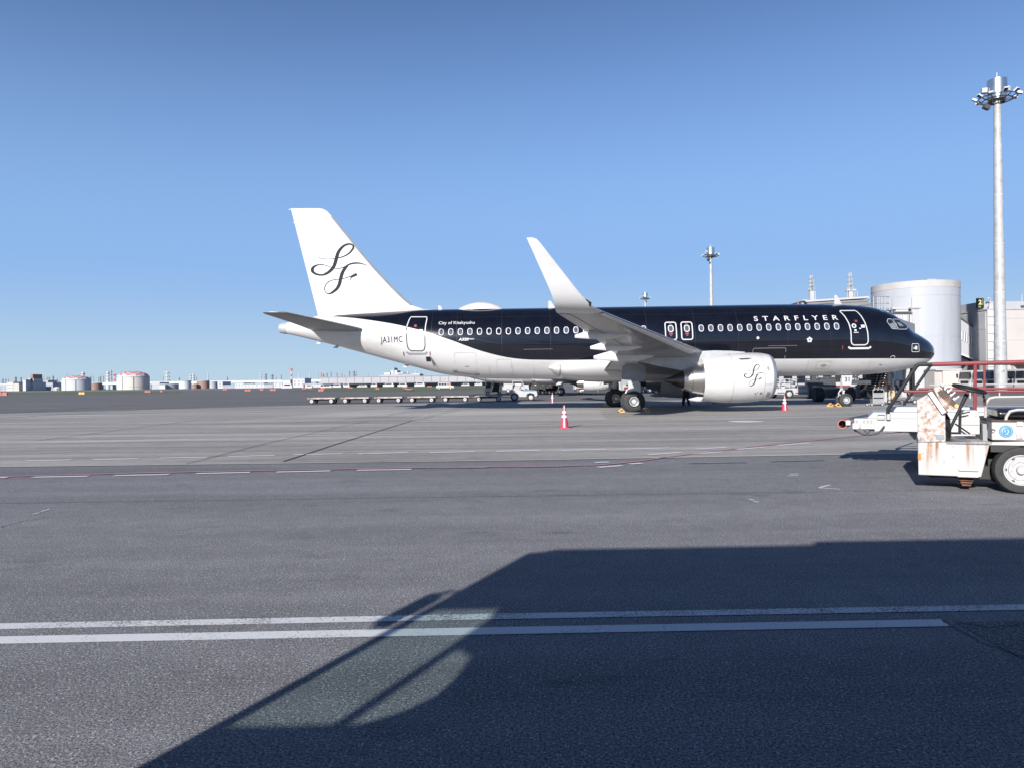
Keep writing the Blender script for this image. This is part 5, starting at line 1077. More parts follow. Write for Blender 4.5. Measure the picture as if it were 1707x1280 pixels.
# containers and vans beyond the main gear
for i, (px, w, h, c, lb) in enumerate(((1037, 2.0, 1.9, 'white2', 'tall white container box seen between the two main wheels of the airliner'), (1053, 1.6, 1.7, 'lgrey', 'pale grey container seen just behind the white gear leg'), (1062, 3.0, 1.8, 'white2', 'white parked van seen above the near main wheel'), (1079, 1.4, 2.2, 'white2', 'slim white upright unit right of the near main wheel'), (1087, 3.0, 1.3, 'rust_light', 'low stained pallet stack right of the near main wheel'), (984, 4.4, 1.5, 'white2', 'white low vehicle beneath the wing of the far airliner'))):
    p = gr(px, 655.5); t = empty('container' if w < 2.5 else 'parked_van', (p.x+.5, p.y+6, 0), R(5), lb, 'container' if w < 2.5 else 'van')
    MB().bb((-w/2, 0, .3), (w/2, 1.5, h)).obj('body', M[c], t, smooth=False, bevel=.04)
    MB().bb((-w*.35, -.02, h*.55), (-w*.05, -.005, h*.85)).bb((w*.08, -.02, h*.5), (w*.2, -.005, h*.85)).obj('window', M['glass'], t, smooth=False)
    MB().bb((-w*.45, -.02, .4), (-w*.3, -.005, h*.45)).obj('stripe', M['red'], t, smooth=False)
    wheels(t, [(-w*.3, .05), (w*.3, .05)], .25, .15)
# white van and orange trailer further left
p = gr(741, 649.3); t = empty('crew_van', (p.x, p.y, 0), 0, 'white open-sided crew van far off on the taxiway with a row of windows', 'van')
MB().prism([(-2.4, .45), (-2.3, 1.15), (-1.9, 1.2), (-1.75, 2.0), (1.6, 2.0), (1.75, 1.15), (2.6, 1.05), (2.7, .45)], 0, 1.8).obj('body', M['white2'], t, smooth=False)
for k in range(3): MB().bb((-1.6+.75*k, -.03, 1.25), (-1.0+.75*k, -.01, 1.8)).obj('window', M['glass'], t, smooth=False)
MB().bb((.65, -.03, 1.25), (1.5, -.01, 1.85)).obj('red_panel', M['orange'], t, smooth=False); wheels(t, [(-1.5, .05), (1.7, .05)], .35)
p = gr(681, 652.2); t = empty('flat_trailer', (p.x, p.y, 0), 0, 'small orange flat trailer parked alone on the far taxiway', 'trailer')
MB().bb((-1.0, 0, .4), (1.0, 1.1, .6)).obj('platform', M['orange'], t, smooth=False); wheels(t, [(-.8, .05), (.8, .05)], .25, .15, False)
# ------------------------------------------------------------------ low white loader vehicle right of the engine
Y = 61.5; a_ = lambda px, py: (lambda q: (q.x, q.z))(at(px, py, Y))
x0 = a_(1288, 650)[0]; t = empty('maintenance_vehicle', (x0, Y, 0), 0, 'long low white maintenance vehicle with railings parked beyond the engine inlet', 'vehicle')
K = lambda px, py: (a_(px, py)[0]-x0, a_(px, py)[1])
MB().prism([K(1288, 657), K(1292, 648), K(1410, 645), K(1413, 655), K(1408, 658), K(1324, 657.5), K(1321, 650), K(1311, 650), K(1308, 657.5)][::-1], 0, 1.8).obj('body', M['white2'], t, smooth=False, bevel=.03)
for x_, x2_ in ((1296, 1308), (1326, 1360)): MB().bb((K(x_, 655)[0], -.012, K(0+x_, 655.5)[1]), (K(x2_, 655)[0], -.002, K(x_, 654)[1])).obj('side_stripe', M['dgrey'], t, smooth=False)
MB().bb((K(1333, 632)[0], .1, K(1333, 646.5)[1]), (K(1366, 632)[0], 1.6, K(1333, 643)[1])).obj('deck', M['beige'], t, smooth=False)
MB().bb((K(1364, 630)[0], .1, K(1364, 646)[1]), (K(1396, 630)[0], 1.7, K(1364, 629)[1])).obj('cab', M['white2'], t, smooth=False)
for xa, xb in ((1365.5, 1370), (1371.5, 1379.5), (1381, 1394)): MB().bb((K(xa, 640)[0], .07, K(xa, 644)[1]), (K(xb, 640)[0], .1, K(xa, 632)[1])).obj('cab_window', mat('green_glass', (.03, .07, .065), .1), t, smooth=False)
for zz in (632, 637, 642): MB().tube([(K(1290, zz)[0], .05, K(1290, zz)[1]), (K(1360, zz)[0], .05, K(1350, zz)[1])], .035, 6).obj('rail', M['white2'], t)
for xx in (1292, 1300, 1308, 1316, 1330, 1345, 1357): MB().tube([(K(xx, 631)[0], .05, K(xx, 631)[1]), (K(xx, 649)[0], .05, K(xx, 649)[1])], .03, 6).obj('rail_post', M['white2'], t)
MB().prism([K(1303, 647), K(1306, 636), K(1311, 632), K(1312, 640), K(1310, 648)][::-1], .2, .6).box((K(1326, 640)[0], .6, K(1326, 640)[1]), (.3, .3, .7)).obj('winch_housing', M['white2'], t, smooth=False)
MB().bb((K(1296, 645)[0], .8, K(1296, 647)[1]), (K(1303, 645)[0], 1.2, K(1296, 640)[1])).obj('control_cabinet', M['mgrey'], t, smooth=False)
wheels(t, [(K(1316, 655)[0], .1), (K(1385, 655)[0], .1), (K(1300, 655)[0], 1.6)], .34, .22)
# ------------------------------------------------------------------ boarding bridge
t = empty('boarding_bridge', (21.6, 48, 0), 0, 'grey passenger boarding bridge reaching over the airliner to its far front door', 'boarding bridge')
o_ = Vector((21.6, 48, 0)); B = lambda px, py, Y: tuple(at(px, py, Y)-o_)
def quadbox(name, mt, px0, px1, py0, py1, Y, d, par=t, **k):
    a, b = B(px0, py1, Y), B(px1, py0, Y); return MB().bb((a[0], a[1], a[2]), (b[0], b[1]+d, b[2])).obj(name, M[mt], par, smooth=False, **k)
quadbox('cab', 'dgrey', 1345, 1446, 503, 548, 47.5, 3.4)
MB().prism([B(1341, 501, 46)[0::2], B(1449, 494, 46)[0::2], B(1450, 497, 46)[0::2], B(1344, 504, 46)[0::2]], -2, 2.6).obj('cab_roof', M['white2'], t, smooth=False)
quadbox('cab_corner', 'white2', 1338, 1345, 500, 520, 46.5, .3)
for k in range(9):
    a0 = 1347+2*k; MB().prism([B(1346+k*1.5, 505+k*3, 46)[0::2], B(1447+k*1.7, 499.5+k*3, 46)[0::2], B(1449+k*1.7, 502.3+k*3, 46)[0::2], B(1347+k*1.5, 508.2+k*3, 46)[0::2]], -1.95+.05*(k % 2), -1.7).obj('canopy_fold', M['roofg'], t, smooth=False)
quadbox('blue_unit', 'blue', 1453, 1473, 513, 560, 49.5, 1.2)
for zz in (495, 506): MB().tube([B(1447, zz, 49), B(1483, zz, 52)], .03, 6).obj('rail', M['galv'], t)
for xx in (1448, 1456, 1463, 1465.5, 1470, 1475.5, 1483): MB().tube([B(xx, 495, 49.5), B(xx, 518, 49.5)], .025, 6).obj('rail_post', M['galv'], t)
for xx, y0 in ((1487, 499), (1519.5, 497)): MB().tube([B(xx, y0, 57), B(xx, 522, 57)], .03, 6).obj('antenna_rod', M['mgrey'], t)
quadbox('tunnel_end', 'gwall', 1484, 1521, 523, 600, 59.5, 2.5)
for k in range(9): quadbox('corrugation', 'white2', 1485.5+4*k, 1487.9+4*k, 524, 599, 59.38, .12)
quadbox('tunnel_header', 'dgrey', 1484, 1521, 520.5, 524, 59.3, 2.6); quadbox('portal', 'white2', 1521.5, 1532, 514.5, 605, 60, 2.4); quadbox('portal_cap', 'galv', 1518, 1536, 512.5, 515, 59.9, 2.6)
quadbox('roof_gear', 'white2', 1488, 1520, 512, 516, 60.3, 1.6); quadbox('roof_gear', 'lgrey', 1494, 1514, 516.5, 520, 60.3, 1.2); quadbox('service_ladder', 'lgrey', 1506.5, 1510.5, 527, 575, 59.3, .06)
a = Vector(B(1455, 520, 50)); b = Vector((32.5, 61, 0))-o_; c_ = Vector((51, 97, 0))-o_
def seg(p, q, z0, z1, w, name, mt):
    d = (q-p); d.z = 0; d.normalize(); n = Vector((-d.y, d.x, 0))*w/2; v = []
    for r_ in (p, q):
        for s_ in (-1, 1):
            for z in (z0, z1): v.append((r_.x+n.x*s_, r_.y+n.y*s_, z))
    MB().add(v, [(0, 1, 3, 2), (4, 6, 7, 5), (0, 4, 5, 1), (2, 3, 7, 6), (0, 2, 6, 4), (1, 5, 7, 3)]).obj(name, M[mt], t, smooth=False)
seg(Vector((2.2, 1.5, 0)), b, 3.5, 6.0, 2.6, 'tunnel', 'gwall'); seg(b+Vector((.8, 1.5, 0)), c_, 3.4, 6.6, 3.2, 'tunnel', 'gwall')
MB().lathe([(0, .5), (3.4, .5)], (c_.x, c_.y, 0), 'z', 16).obj('rotunda_column', M['galv'], t)
# undercarriage of the bridge
quadbox('bogie_beam', 'dgrey', 1346, 1372, 633.5, 642.5, 52, .5); quadbox('bogie_beam', 'dgrey', 1398, 1452, 634, 641, 52, .5); quadbox('bogie_box', 'dgrey', 1368, 1400, 631, 643.5, 52.3, .8)
for x0_, x1_ in ((1348.5, 1354.5), (1429, 1434)): quadbox('bogie_leg', 'dgrey', x0_, x1_, 642, 662, 52, .25); quadbox('foot', 'dark', x0_-1, x1_+1, 661.5, 664.5, 52, .35)
quadbox('lift_column', 'dgrey', 1354, 1361, 620, 634, 52.1, .4); quadbox('lift_column', 'dgrey', 1417, 1426, 620, 636, 52.1, .4)
for px in (1370, 1422):
    q = gr(px, 670); q = q-o_; w = MB().lathe([(-.3, .001), (-.3, .3), (-.3, .44), (-.24, .5), (.24, .5), (.3, .44), (.3, .001)], (0, 0, 0), 'x', 24)
    w.v = [(p_[0]+q.x, p_[1]+q.y+.6, p_[2]+.5) for p_ in w.v]; w.obj('bogie_wheel', M['rubber'], t)
quadbox('axle_housing', 'dgrey', 1376, 1402, 648, 661, 50.5, .6)
# ------------------------------------------------------------------ gear under and beside the nose
Y = 54; a_ = lambda px, py: (lambda q: (q.x, q.z))(at(px, py, Y)); x0 = a_(1437, 650)[0]
t = empty('service_stairs', (x0, Y, 0), 0, 'black metal service stairs with pale treads under the nose of the airliner', 'stairs'); K = lambda px, py: (a_(px, py)[0]-x0, a_(px, py)[1])
z0 = K(1450, 655)[1]
for k in range(9):
    x_, z_ = K(1474-3.4*(8-k), 650-3.8*k); x_ = K(1446+1.0*k, 0)[0]; MB().bb((x_, .1, z_-.03), (x_+1.15, 1.0, z_+.05)).obj('tread', M['dark'], t, smooth=False)
    for j in range(4): MB().box((x_+.15+.28*j, .08, z_+.01), (.07, .02, .05)).obj('tread_nosing', M['lgrey'], t, smooth=False)
MB().prism([K(1437, 656), K(1452, 618), K(1455, 618), K(1441, 656)][::-1], .0, .06).prism([K(1472, 656), K(1484, 618), K(1487, 618), K(1476, 656)][::-1], .0, .06).obj('stringer', M['dark'], t, smooth=False)
MB().bb((K(1448, 0)[0], 1.02, .1), (K(1484, 0)[0], 1.06, K(1450, 618)[1])).obj('back_panel', M['dark'], t, smooth=False)
p = gr(1447, 664); t = empty('ground_power_unit', (p.x, 58, 0), 0, 'rusty brown cylindrical ground unit with struts standing behind the nose wheel', 'ground unit')
MB().lathe([(0, .5), (.05, .62), (1.9, .62), (1.95, .5), (1.95, .01)], (-.3, 0, .95), 'x', 20).obj('drum', M['rust'], t); MB().lathe([(-.02, .01), (-.02, .25), (0, .3)], (-.3+.8, -.6, .95), 'y', 12).obj('flange', M['lgrey'], t)
MB().tube([(-1.2, -.5, .5), (.6, -.5, 1.9)], .05, 6).tube([(-.9, -.6, .3), (1.0, -.6, 1.7)], .05, 6).tube([(-1.0, -.4, 1.8), (.2, -.4, 1.2)], .04, 6).obj('strut', M['rust_light'], t)
MB().bb((-.6, -.5, .1), (1.7, .6, .4)).obj('frame', M['dark'], t, smooth=False); MB().box((.1, -.62, 1.75), (.5, .2, .35)).obj('cover', M['red'], t, smooth=False)
p = gr(1465, 676.5); t = empty('tool_trolley', (p.x, p.y, 0), R(-8), 'small grey tool trolley with a hoop handle in front of the stairs', 'trolley')
MB().bb((-.3, -.02, .5), (.28, .0, .75)).bb((-.3, 0, .12), (.28, .5, .42)).obj('box', M['mgrey'], t, smooth=False)
MB().tube([(-.3, 0, .12), (-.3, 0, .9), (-.24, 0, .98), (.22, 0, .98), (.28, 0, .9), (.28, 0, .12)], .018, 6).tube([(-.3, 0, .5), (.28, 0, .5)], .015, 6).tube([(-.7, 0, .1), (-.3, 0, .16)], .02, 6).obj('handle_hoop', M['galv'], t); wheels(t, [(-.38, 0), (.18, 0), (-.62, .05)], .085, .06)
p = gr(1478, 674); t = empty('hose_stand', (p.x, p.y, 0), 0, 'steel hose stand with an orange coiled hose and hanging straps beneath the nose', 'hose stand')
MB().tube([(-.25+.22*math.cos(q), -.05, 1.22+.22*math.sin(q)) for q in frange(-.3, 4.6, 20)], .035, 8).obj('orange_hose', mat('orange_hose', (.5, .22, .1), .5), t)
MB().bb((-.15, -.05, .1), (.0, .05, 1.1)).bb((.12, -.05, .1), (.2, .05, 1.9)).obj('upright', M['beige'], t, smooth=False)
MB().tube([(.3, -.1, 1.2), (.35, -.12, .6), (.28, -.1, .2), (.4, -.1, .35), (.38, -.1, .9)], .03, 6).tube([(.05, -.1, 1.4), (.2, -.1, 1.0), (.1, -.1, .6)], .03, 6).obj('yellow_strap', M['yellow'], t); MB().box((.12, -.08, 1.05), (.12, .1, .3)).obj('red_handle', M['red'], t, smooth=False)
MB().bb((-.5, -.3, .08), (1.0, .3, .14)).obj('base', M['dgrey'], t, smooth=False); wheels(t, [(-.3, -.25), (.8, -.25)], .1, .06)
p = gr(1502, 674); t = empty('nose_jack', (p.x, p.y+.4, 0), 0, 'tangle of steel struts forming a tripod frame on wheels below the nose tip', 'tripod frame')
for q, w_ in ((((-.7, 0, .2), (-.45, .1, 2.0)), .03), (((.6, -.2, .2), (-.5, .1, 1.9)), .03), (((-.1, .5, .2), (-.55, .1, 1.9)), .03), (((-.7, -.3, .9), (.5, .2, .5)), .022), (((-.6, 0, 1.5), (.2, -.1, .4)), .022), (((-.2, .2, 2.1), (.1, 0, 1.1)), .025), (((-.65, -.1, .4), (.9, -.2, .45)), .03), (((.2, -.2, 1.3), (.8, -.2, .3)), .025), (((-.9, 0, 1.6), (-.2, 0, 1.2)), .02)): MB().tube(q, w_, 6).obj('strut', M['galv'], t)
MB().lathe([(.4, .1), (1.0, .1), (1.1, .05), (1.5, .05)], (-.25, 0, 0), 'z', 12).obj('ram', M['lgrey'], t); MB().box((.3, -.1, .6), (.3, .2, .25)).box((-.05, -.1, 1.3), (.18, .12, .2)).obj('pump', M['white2'], t, smooth=False); wheels(t, [(-.6, -.2), (.1, -.3), (.9, -.25)], .14, .07)
# ------------------------------------------------------------------ tower, terminal, walkway
TY = 104; tc = at(1526, 600, TY); Rr_ = 5.6
t = empty('round_gate_tower', (tc.x, TY, 0), 0, 'tall white cylindrical gate tower behind the nose of the airliner', 'tower')
H = at(1526, 468, TY-Rr_*.9).z
MB().lathe([(0, Rr_), (H-.9, Rr_)], (0, 0, 0), 'z', 72).obj('wall', M['tower'], t)
MB().lathe([(H-.9, Rr_+.03), (H, Rr_+.03), (H, Rr_-.3), (H-.4, Rr_-.3), (H-.4, .01)], (0, 0, 0), 'z', 72).obj('parapet', M['towerb'], t)
for zz in (at(1526, 561, TY-Rr_).z, at(1526, 492, TY-Rr_).z): MB().lathe([(zz-.03, Rr_-.05), (zz-.03, Rr_+.02), (zz+.03, Rr_+.02), (zz+.03, Rr_-.05)], (0, 0, 0), 'z', 72).obj('wall_joint', M['gwall'], t)
MB().bb((-1.2, -Rr_+.3, H-.1), (.0, -Rr_+.9, H+.14)).obj('roof_hatch', M['galv'], t, smooth=False)
t = empty('electrical_cabinet', at(1575, 600, 96)*1, 0, 'beige cabinet hut with a door and small louvre at the foot of the round tower', 'cabinet'); t.location.z = 0; b0 = t.location.copy()
Q = lambda px, py, Y=96: at(px, py, Y)-b0
MB().bb((Q(1558, 645)[0], 0, 0), (Q(1570, 0)[0], 2.2, Q(1558, 618)[2])).obj('side_wall', M['beige'], t, smooth=False); MB().bb((Q(1570, 645)[0], -.3, 0), (Q(1590.5, 0)[0], 2.0, Q(1558, 618.5)[2])).obj('door', M['farc'], t, smooth=False)
MB().bb((Q(1557, 645)[0], -.4, Q(1558, 618)[2]), (Q(1592, 0)[0], 2.3, Q(1558, 615.5)[2])).obj('roof', M['beige'], t, smooth=False); MB().bb((Q(1577, 0)[0], -.33, Q(1577, 634.5)[2]), (Q(1585.5, 0)[0], -.3, Q(1577, 627)[2])).obj('louvre', M['lgrey'], t, smooth=False)
for (px0, px1, py0, py1, mt, nm_, lb, Y) in ((1494, 1505, 616.5, 634, 'lgrey', 'switch_box', 'light grey wall box left of the round tower, above dark racks', 95), (1506, 1518.5, 614, 650, 'white2', 'switch_box', 'white tall switch box beside the black post', 96), (1521, 1525.5, 612, 642, 'dark', 'black_post', 'short black post standing against the white tower', 94), (1494, 1506, 634, 652, 'dgrey', 'equipment_rack', 'dark equipment rack below the light grey wall box', 94)):
    q = at((px0+px1)/2, 640, Y); e_ = empty(nm_, (q.x, Y, 0), 0, lb, nm_.replace('_', ' ')); x_0 = at(px0, 640, Y).x-q.x; x_1 = at(px1, 640, Y).x-q.x
    MB().bb((x_0, 0, 0), (x_1, .6, at(px0, py0, Y).z)).obj('case', M[mt], e_, smooth=False, bevel=.03)
    MB().bb((x_0+.1, -.03, max(.3, at(px0, py1, Y).z)), (x_1-.1, -.005, at(px0, py0, Y).z-.15)).obj('cover', M[mt], e_, smooth=False)
# terminal block
bx, by = 65.6, 100.0
t = empty('terminal_building', (bx, by, 0), 0, 'beige terminal building with a shade-toned grey side wall at the right edge behind the light mast', 'building')
z = lambda py, Y=by: at(1660, py, Y).z
H1 = z(517)
MB().bb((0, 0, 3.2), (60, 30, H1)).bb((0, 0, 0), (5.4, 30, 3.2)).obj('wall', M['beige'], t, smooth=False)
MB().bb((-.06, .3, 3.5), (-.0, 29, H1-.3)).obj('side_wall', M['gwall'], t, smooth=False)  # side face and its panels in darker grey, shade put into the colour
for y_ in (0, 9, 18): MB().bb((-.1, y_+.3, H1-2.6), (-.06, y_+8.9, H1-.35)).obj('wall_panel', M['gwall'], t, smooth=False)
for zz in (z(531), z(567.5)): MB().bb((2.2, -.03, zz-.05), (60, -.0, zz+.02)).obj('panel_joint', M['gwall'], t, smooth=False)
MB().bb((-.12, -.12, H1), (60, 30, H1+.16)).obj('roof_edge', M['galv'], t, smooth=False); MB().bb((.4, 2.0, H1+.16), (60, 26, H1+1.35)).obj('upper_parapet', M['gwall'], t, smooth=False)
MB().bb((6, 1.9, H1+.45), (13, 2.0, H1+.75)).obj('dark_vent', M['dgrey'], t, smooth=False)
for k in range(9): MB().bb((-.02+.0, -.12, H1-.9-1.15*k), (1.9, -.02, H1-1.15*k-.03+0)).obj('corner_panel', M['lgrey'], t, smooth=False)
for xx in (3.2, 8.5, 13.6, 20): MB().bb((xx, -.5, 0), (xx+.45, -.05, 3.2)).obj('column', M['beige'], t, smooth=False)
MB().bb((5.4, 4, 0), (60, 4.2, 3.2)).obj('recess_wall', M['dgrey'], t, smooth=False); MB().bb((3.0, -1.8, 3.2), (60, -.03, 3.45)).obj('canopy_slab', M['lgrey'], t, smooth=False)
q = at(1703.5, 505, 103)-Vector((bx, by, 0)); MB().tube([(q.x, q.y, H1+.2), (q.x, q.y, H1+2.3), (q.x+.3, q.y, H1+2.6), (q.x+.6, q.y, H1+2.6)], .05, 6).tube([(q.x+.45, q.y, H1+.2), (q.x+.45, q.y, H1+2.5)], .05, 6).obj('roof_ladder', M['mgrey'], t)
# sloping walkway from the tower into the terminal
t = empty('sloping_walkway', (at(1597, 600, 103).x-1, 103, 0), 0, 'grey sloping walkway with a band of pale windows between round tower and terminal', 'walkway'); b0 = t.location.copy()
def sl(px0, t0, b0_, px1, t1, b1_, Y0, Y1, nm_, mt):
    v = [(q-b0) for q in (at(px0, b0_, Y0), at(px1, b1_, Y0), at(px1, t1, Y0), at(px0, t0, Y0))]; v2 = [(p_.x, p_.y+Y1-Y0, p_.z) for p_ in v]
    MB().add(v+[Vector(p_) for p_ in v2], [(0, 1, 2, 3), (7, 6, 5, 4), (0, 4, 5, 1), (1, 5, 6, 2), (2, 6, 7, 3), (3, 7, 4, 0)]).obj(nm_, M[mt], t, smooth=False)
sl(1590, 524, 585, 1622.5, 547, 598, 103, 106.5, 'wall', 'gwall'); sl(1590, 521, 523.5, 1624, 545, 547, 102.8, 106.7, 'roof_edge', 'dgrey'); sl(1590, 584, 587, 1623, 597.5, 600, 102.8, 106.7, 'lower_edge', 'lgrey')
for k in range(6):
    px = 1598.2+4.0*k; o1 = 2.6*k; sl(px, 549+o1, 564.5+o1*.85, px+2.5, 550.6+o1, 565.8+o1*.85, 102.9, 103.0, 'window', 'text')
    sl(px+2.5, 550+o1, 565+o1*.85, px+4.0, 551+o1, 566+o1*.85, 102.93, 103.0, 'window_gap', 'dgrey')
sl(1597, 588, 604, 1620, 600, 603, 103.5, 106, 'soffit', 'dark')
MB().bb((tuple(at(1623.5, 600, 102.7)-b0)[0], -.3, 0), (tuple(at(1626, 600, 102.7)-b0)[0], 0, at(1624, 545, 102.7).z)).obj('downpipe', M['galv'], t, smooth=False)
# gate sign and camera
q = at(1634.5, 506, 101.5); t = empty('gate_sign', (q.x, q.y, H1), 0, 'black gate sign showing a yellow 2 on the edge of the terminal roof', 'sign')
zc = q.z-H1
MB().bb((-.48, 0, zc-.68), (.48, .25, zc+.72)).obj('panel', M['dark'], t, smooth=False); MB().bb((-.05, .1, -.2), (.05, .2, zc-.68)).obj('post', M['dark'], t, smooth=False)
ym = mat('lamp_yellow', (.5, .5, .2), .5); v, f, w = text_mesh('2', .85, .03); MB().add([(-.28+p_[0], -.012, zc-.12+p_[1]) for p_ in v], f).obj('digit', ym, t, smooth=False)
MB().bb((.3, -.012, zc-.15), (.34, -.004, zc+.62)).bb((-.4, -.012, zc-.22), (.34, -.004, zc-.18)).obj('border_line', ym, t, smooth=False)
v, f, w = text_mesh('T2', .26, .01); MB().add([(-.35+p_[0]*1.2, -.012, zc-.58+p_[1]) for p_ in v], f).obj('lower_lettering', ym, t, smooth=False)
q = at(1652, 500, 100.5); t = empty('security_camera', (q.x+.2, q.y+.5, H1), 0, 'white security camera on a short pole on the terminal roof corner', 'camera')
MB().bb((-.05, -.05, .1), (.05, .05, q.z-H1+.2)).obj('pole', M['galv'], t, smooth=False); MB().tube([(0, 0, q.z-H1+.2), (-.2, -.05, q.z-H1+.3), (-.5, -.1, q.z-H1+.15)], .1, 8).obj('camera_housing', M['white2'], t); MB().bb((-.2, -.1, .1), (.3, .1, .95)).obj('junction_box', M['white2'], t, smooth=False)
# ------------------------------------------------------------------ parked trucks
def make_truck():
    t = empty('parked_truck')
    MB().prism([(0, .5), (.0, 1.3), (.14, 2.3), (.3, 2.42), (1.7, 2.42), (1.75, .5)], -1.1, 1.1).obj('cab', M['white2'], t, smooth=False, bevel=.05)
    MB().prism([(-.02, 1.32), (.1, 2.2), (.14, 2.2), (.04, 1.32)], -.98, .98).obj('windscreen', M['glass'], t, smooth=False)
    for y in (-1, 1): MB().prism([(.3, 1.38), (.38, 2.15), (1.15, 2.15), (1.2, 1.38)], 1.1*y, 1.115*y).obj('side_window', M['glass'], t, smooth=False)
    MB().bb((-.03, -.7, .75), (-.005, .7, 1.1)).obj('grille', M['dark'], t, smooth=False)
    for y in (-.9, .9): MB().bb((-.04, y-.16, .55), (-.005, y+.16, .85)).obj('headlight', M['lgrey'], t, smooth=False)
    MB().bb((.9, 1.1, .7), (1.3, 1.12, 1.0)).obj('side_mark', M['orange'], t, smooth=False); MB().bb((-.08, -1.12, .3), (.3, 1.12, .55)).obj('bumper', M['white2'], t, smooth=False)
    MB().bb((1.9, -1.15, .8), (5.6, 1.15, 2.35)).obj('load_body', M['white2'], t, smooth=False); MB().bb((.2, -.5, .4), (5.5, .5, .7)).obj('chassis', M['dark'], t, smooth=False)
    for y in (-1.2, 1.2): MB().box((-.12, y, 1.75), (.12, .2, .5)).obj('mirror', M['dark'], t, smooth=False)
    wheels(t, [(.9, -.95), (.9, .95), (4.4, -.95), (4.4, .95)], .4, .28); return t
tr = make_truck(); index_kids()
for i, (px, Y, lb) in enumerate(((1586, 97, 'white truck cab half hidden by the round tower, left end of the truck row'), (1608, 94.4, 'white truck parked next to the one at the tower, behind the steering wheel'), (1631, 91.8, 'white truck framed by the two red rail posts'), (1654, 89.2, 'white truck mostly hidden behind the light mast'), (1680, 86.4, 'white truck just right of the light mast'), (1704, 83.6, 'white truck cut by the right edge of the photo'))):
    o = tr if i == 0 else copy_tree(tr); q = at(px, 640, Y); o.location = (q.x, Y, 0); o.rotation_euler = (0, 0, R(6)); o['label'] = lb; o['category'] = 'truck'; o['group'] = 'white trucks parked by the terminal'
# guard rail
q = gr(1640, 664); t = empty('guard_rail', (q.x, q.y, 0), 0, 'low white pipe guard rail between the loader rails and the parked trucks', 'guard rail')
for zz in (1.02, .66): MB().tube([(-4, 0, zz), (5, 0, zz)], .045, 8).obj('rail', M['white2'], t)
for xx in (-3.4, -1.0, 1.15, 3.5): MB().tube([(xx, 0, 0), (xx, 0, 1.02)], .05, 8).obj('post', M['white2'], t)
stripe('orange_line', [(1560, 675), (1640, 673.5), (1760, 671)], .12, mat('orange_line_paint', (.4, .17, .1), .7), .02)
# ------------------------------------------------------------------ light masts
def make_mast():
    t = empty('light_mast'); H = 34.2
    for i in range(6):
        z0, z1 = H/6*i, H/6*(i+1); r0, r1 = .68-.055*i, .68-.055*(i+1)+.02
        MB().lathe([(z0, r0), (z1-.02, r1)], (0, 0, 0), 'z', 24).obj('pole_section', M['galv'], t); MB().lathe([(z1-.06, r1+.0), (z1-.06, r1+.018), (z1, r1+.018), (z1, r1)], (0, 0, 0), 'z', 24).obj('pole_joint', M['lgrey'], t)
    MB().lathe([(H-.3, .5), (H-.3, .9), (H+.2, .95), (H+.25, 1.02), (H+2.0, 1.02), (H+2.0, .01)], (0, 0, 0), 'z', 32).obj('drum', M['metal'], t)
    MB().tube([(0, 0, H+2), (0, 0, H+2.9)], .04, 5).obj('lightning_rod', M['lgrey'], t)
    MB().tube([(2.0*math.cos(a), 2.0*math.sin(a), H-.1) for a in frange(0, 2*math.pi, 33)], .07, 5, cap=False).obj('ring', M['dgrey'], t); MB().tube([(1.5*math.cos(a), 1.5*math.sin(a), H-.35) for a in frange(0, 2*math.pi, 25)], .06, 5, cap=False).obj('ring', M['dgrey'], t)
    for k in range(12):
        a = 2*math.pi*k/12+.15; c_, s_ = math.cos(a), math.sin(a)
        MB().tube([(.5*c_, .5*s_, H-.5), (1.5*c_, 1.5*s_, H-.35), (2.05*c_, 2.05*s_, H-.1)], .06, 5).obj('arm', M['dgrey'], t)
    rnd = random.Random(3)
    for k in range(10):
        a = 2*math.pi*k/10+.1; c_, s_ = math.cos(a), math.sin(a); tilt = -.55 if k % 3 else .35; m_ = Matrix.Rotation(a, 3, 'Z') @ Matrix.Rotation(tilt, 3, 'Y')
        l_ = MB().box((2.2*c_, 2.2*s_, H+.12), (.5, .44, .18), m_).obj('floodlight', M['lgrey'], t, smooth=False); MB().box(Vector((2.2*c_, 2.2*s_, H+.12))+m_ @ Vector((.05, 0, -.11)), (.42, .36, .03), m_).obj('lens', M['glass'], l_, smooth=False)
    for a, z_ in ((2.9, H+.9), (.2, H+1.1)): 
        c_, s_ = math.cos(a), math.sin(a); MB().lathe([(-.25, .28), (.25, .33), (.27, .01)], (0, 0, 0), 'x', 12)
        m_ = Matrix.Rotation(a, 3, 'Z'); MB().box((1.35*c_, 1.35*s_, z_), (.6, .55, .6), m_).obj('upper_floodlight', M['galv'], t, smooth=False, bevel=.06); MB().tube([(1.0*c_, 1.0*s_, H), (1.35*c_, 1.35*s_, z_-.3)], .05, 5).obj('bracket', M['dgrey'], t)
    for a in (3.5,): c_, s_ = math.cos(a), math.sin(a); MB().tube([(1.5*c_, 1.5*s_, H-.4), (1.75*c_, 1.75*s_, H-1.1)], .06, 5).box((1.8*c_, 1.8*s_, H-1.35), (.7, .5, .5), Matrix.Rotation(.4, 3, 'Y')).obj('lower_floodlight', M['dgrey'], t, smooth=False)
    MB().box((-.1, -.68, 1.6), (.18, .04, 1.5)).box((-.15, -.68, 2.2), (.35, .04, .25)).obj('rust_stain_plate', M['rust_light'], t, smooth=False)
    return t
ms = make_mast(); index_kids()
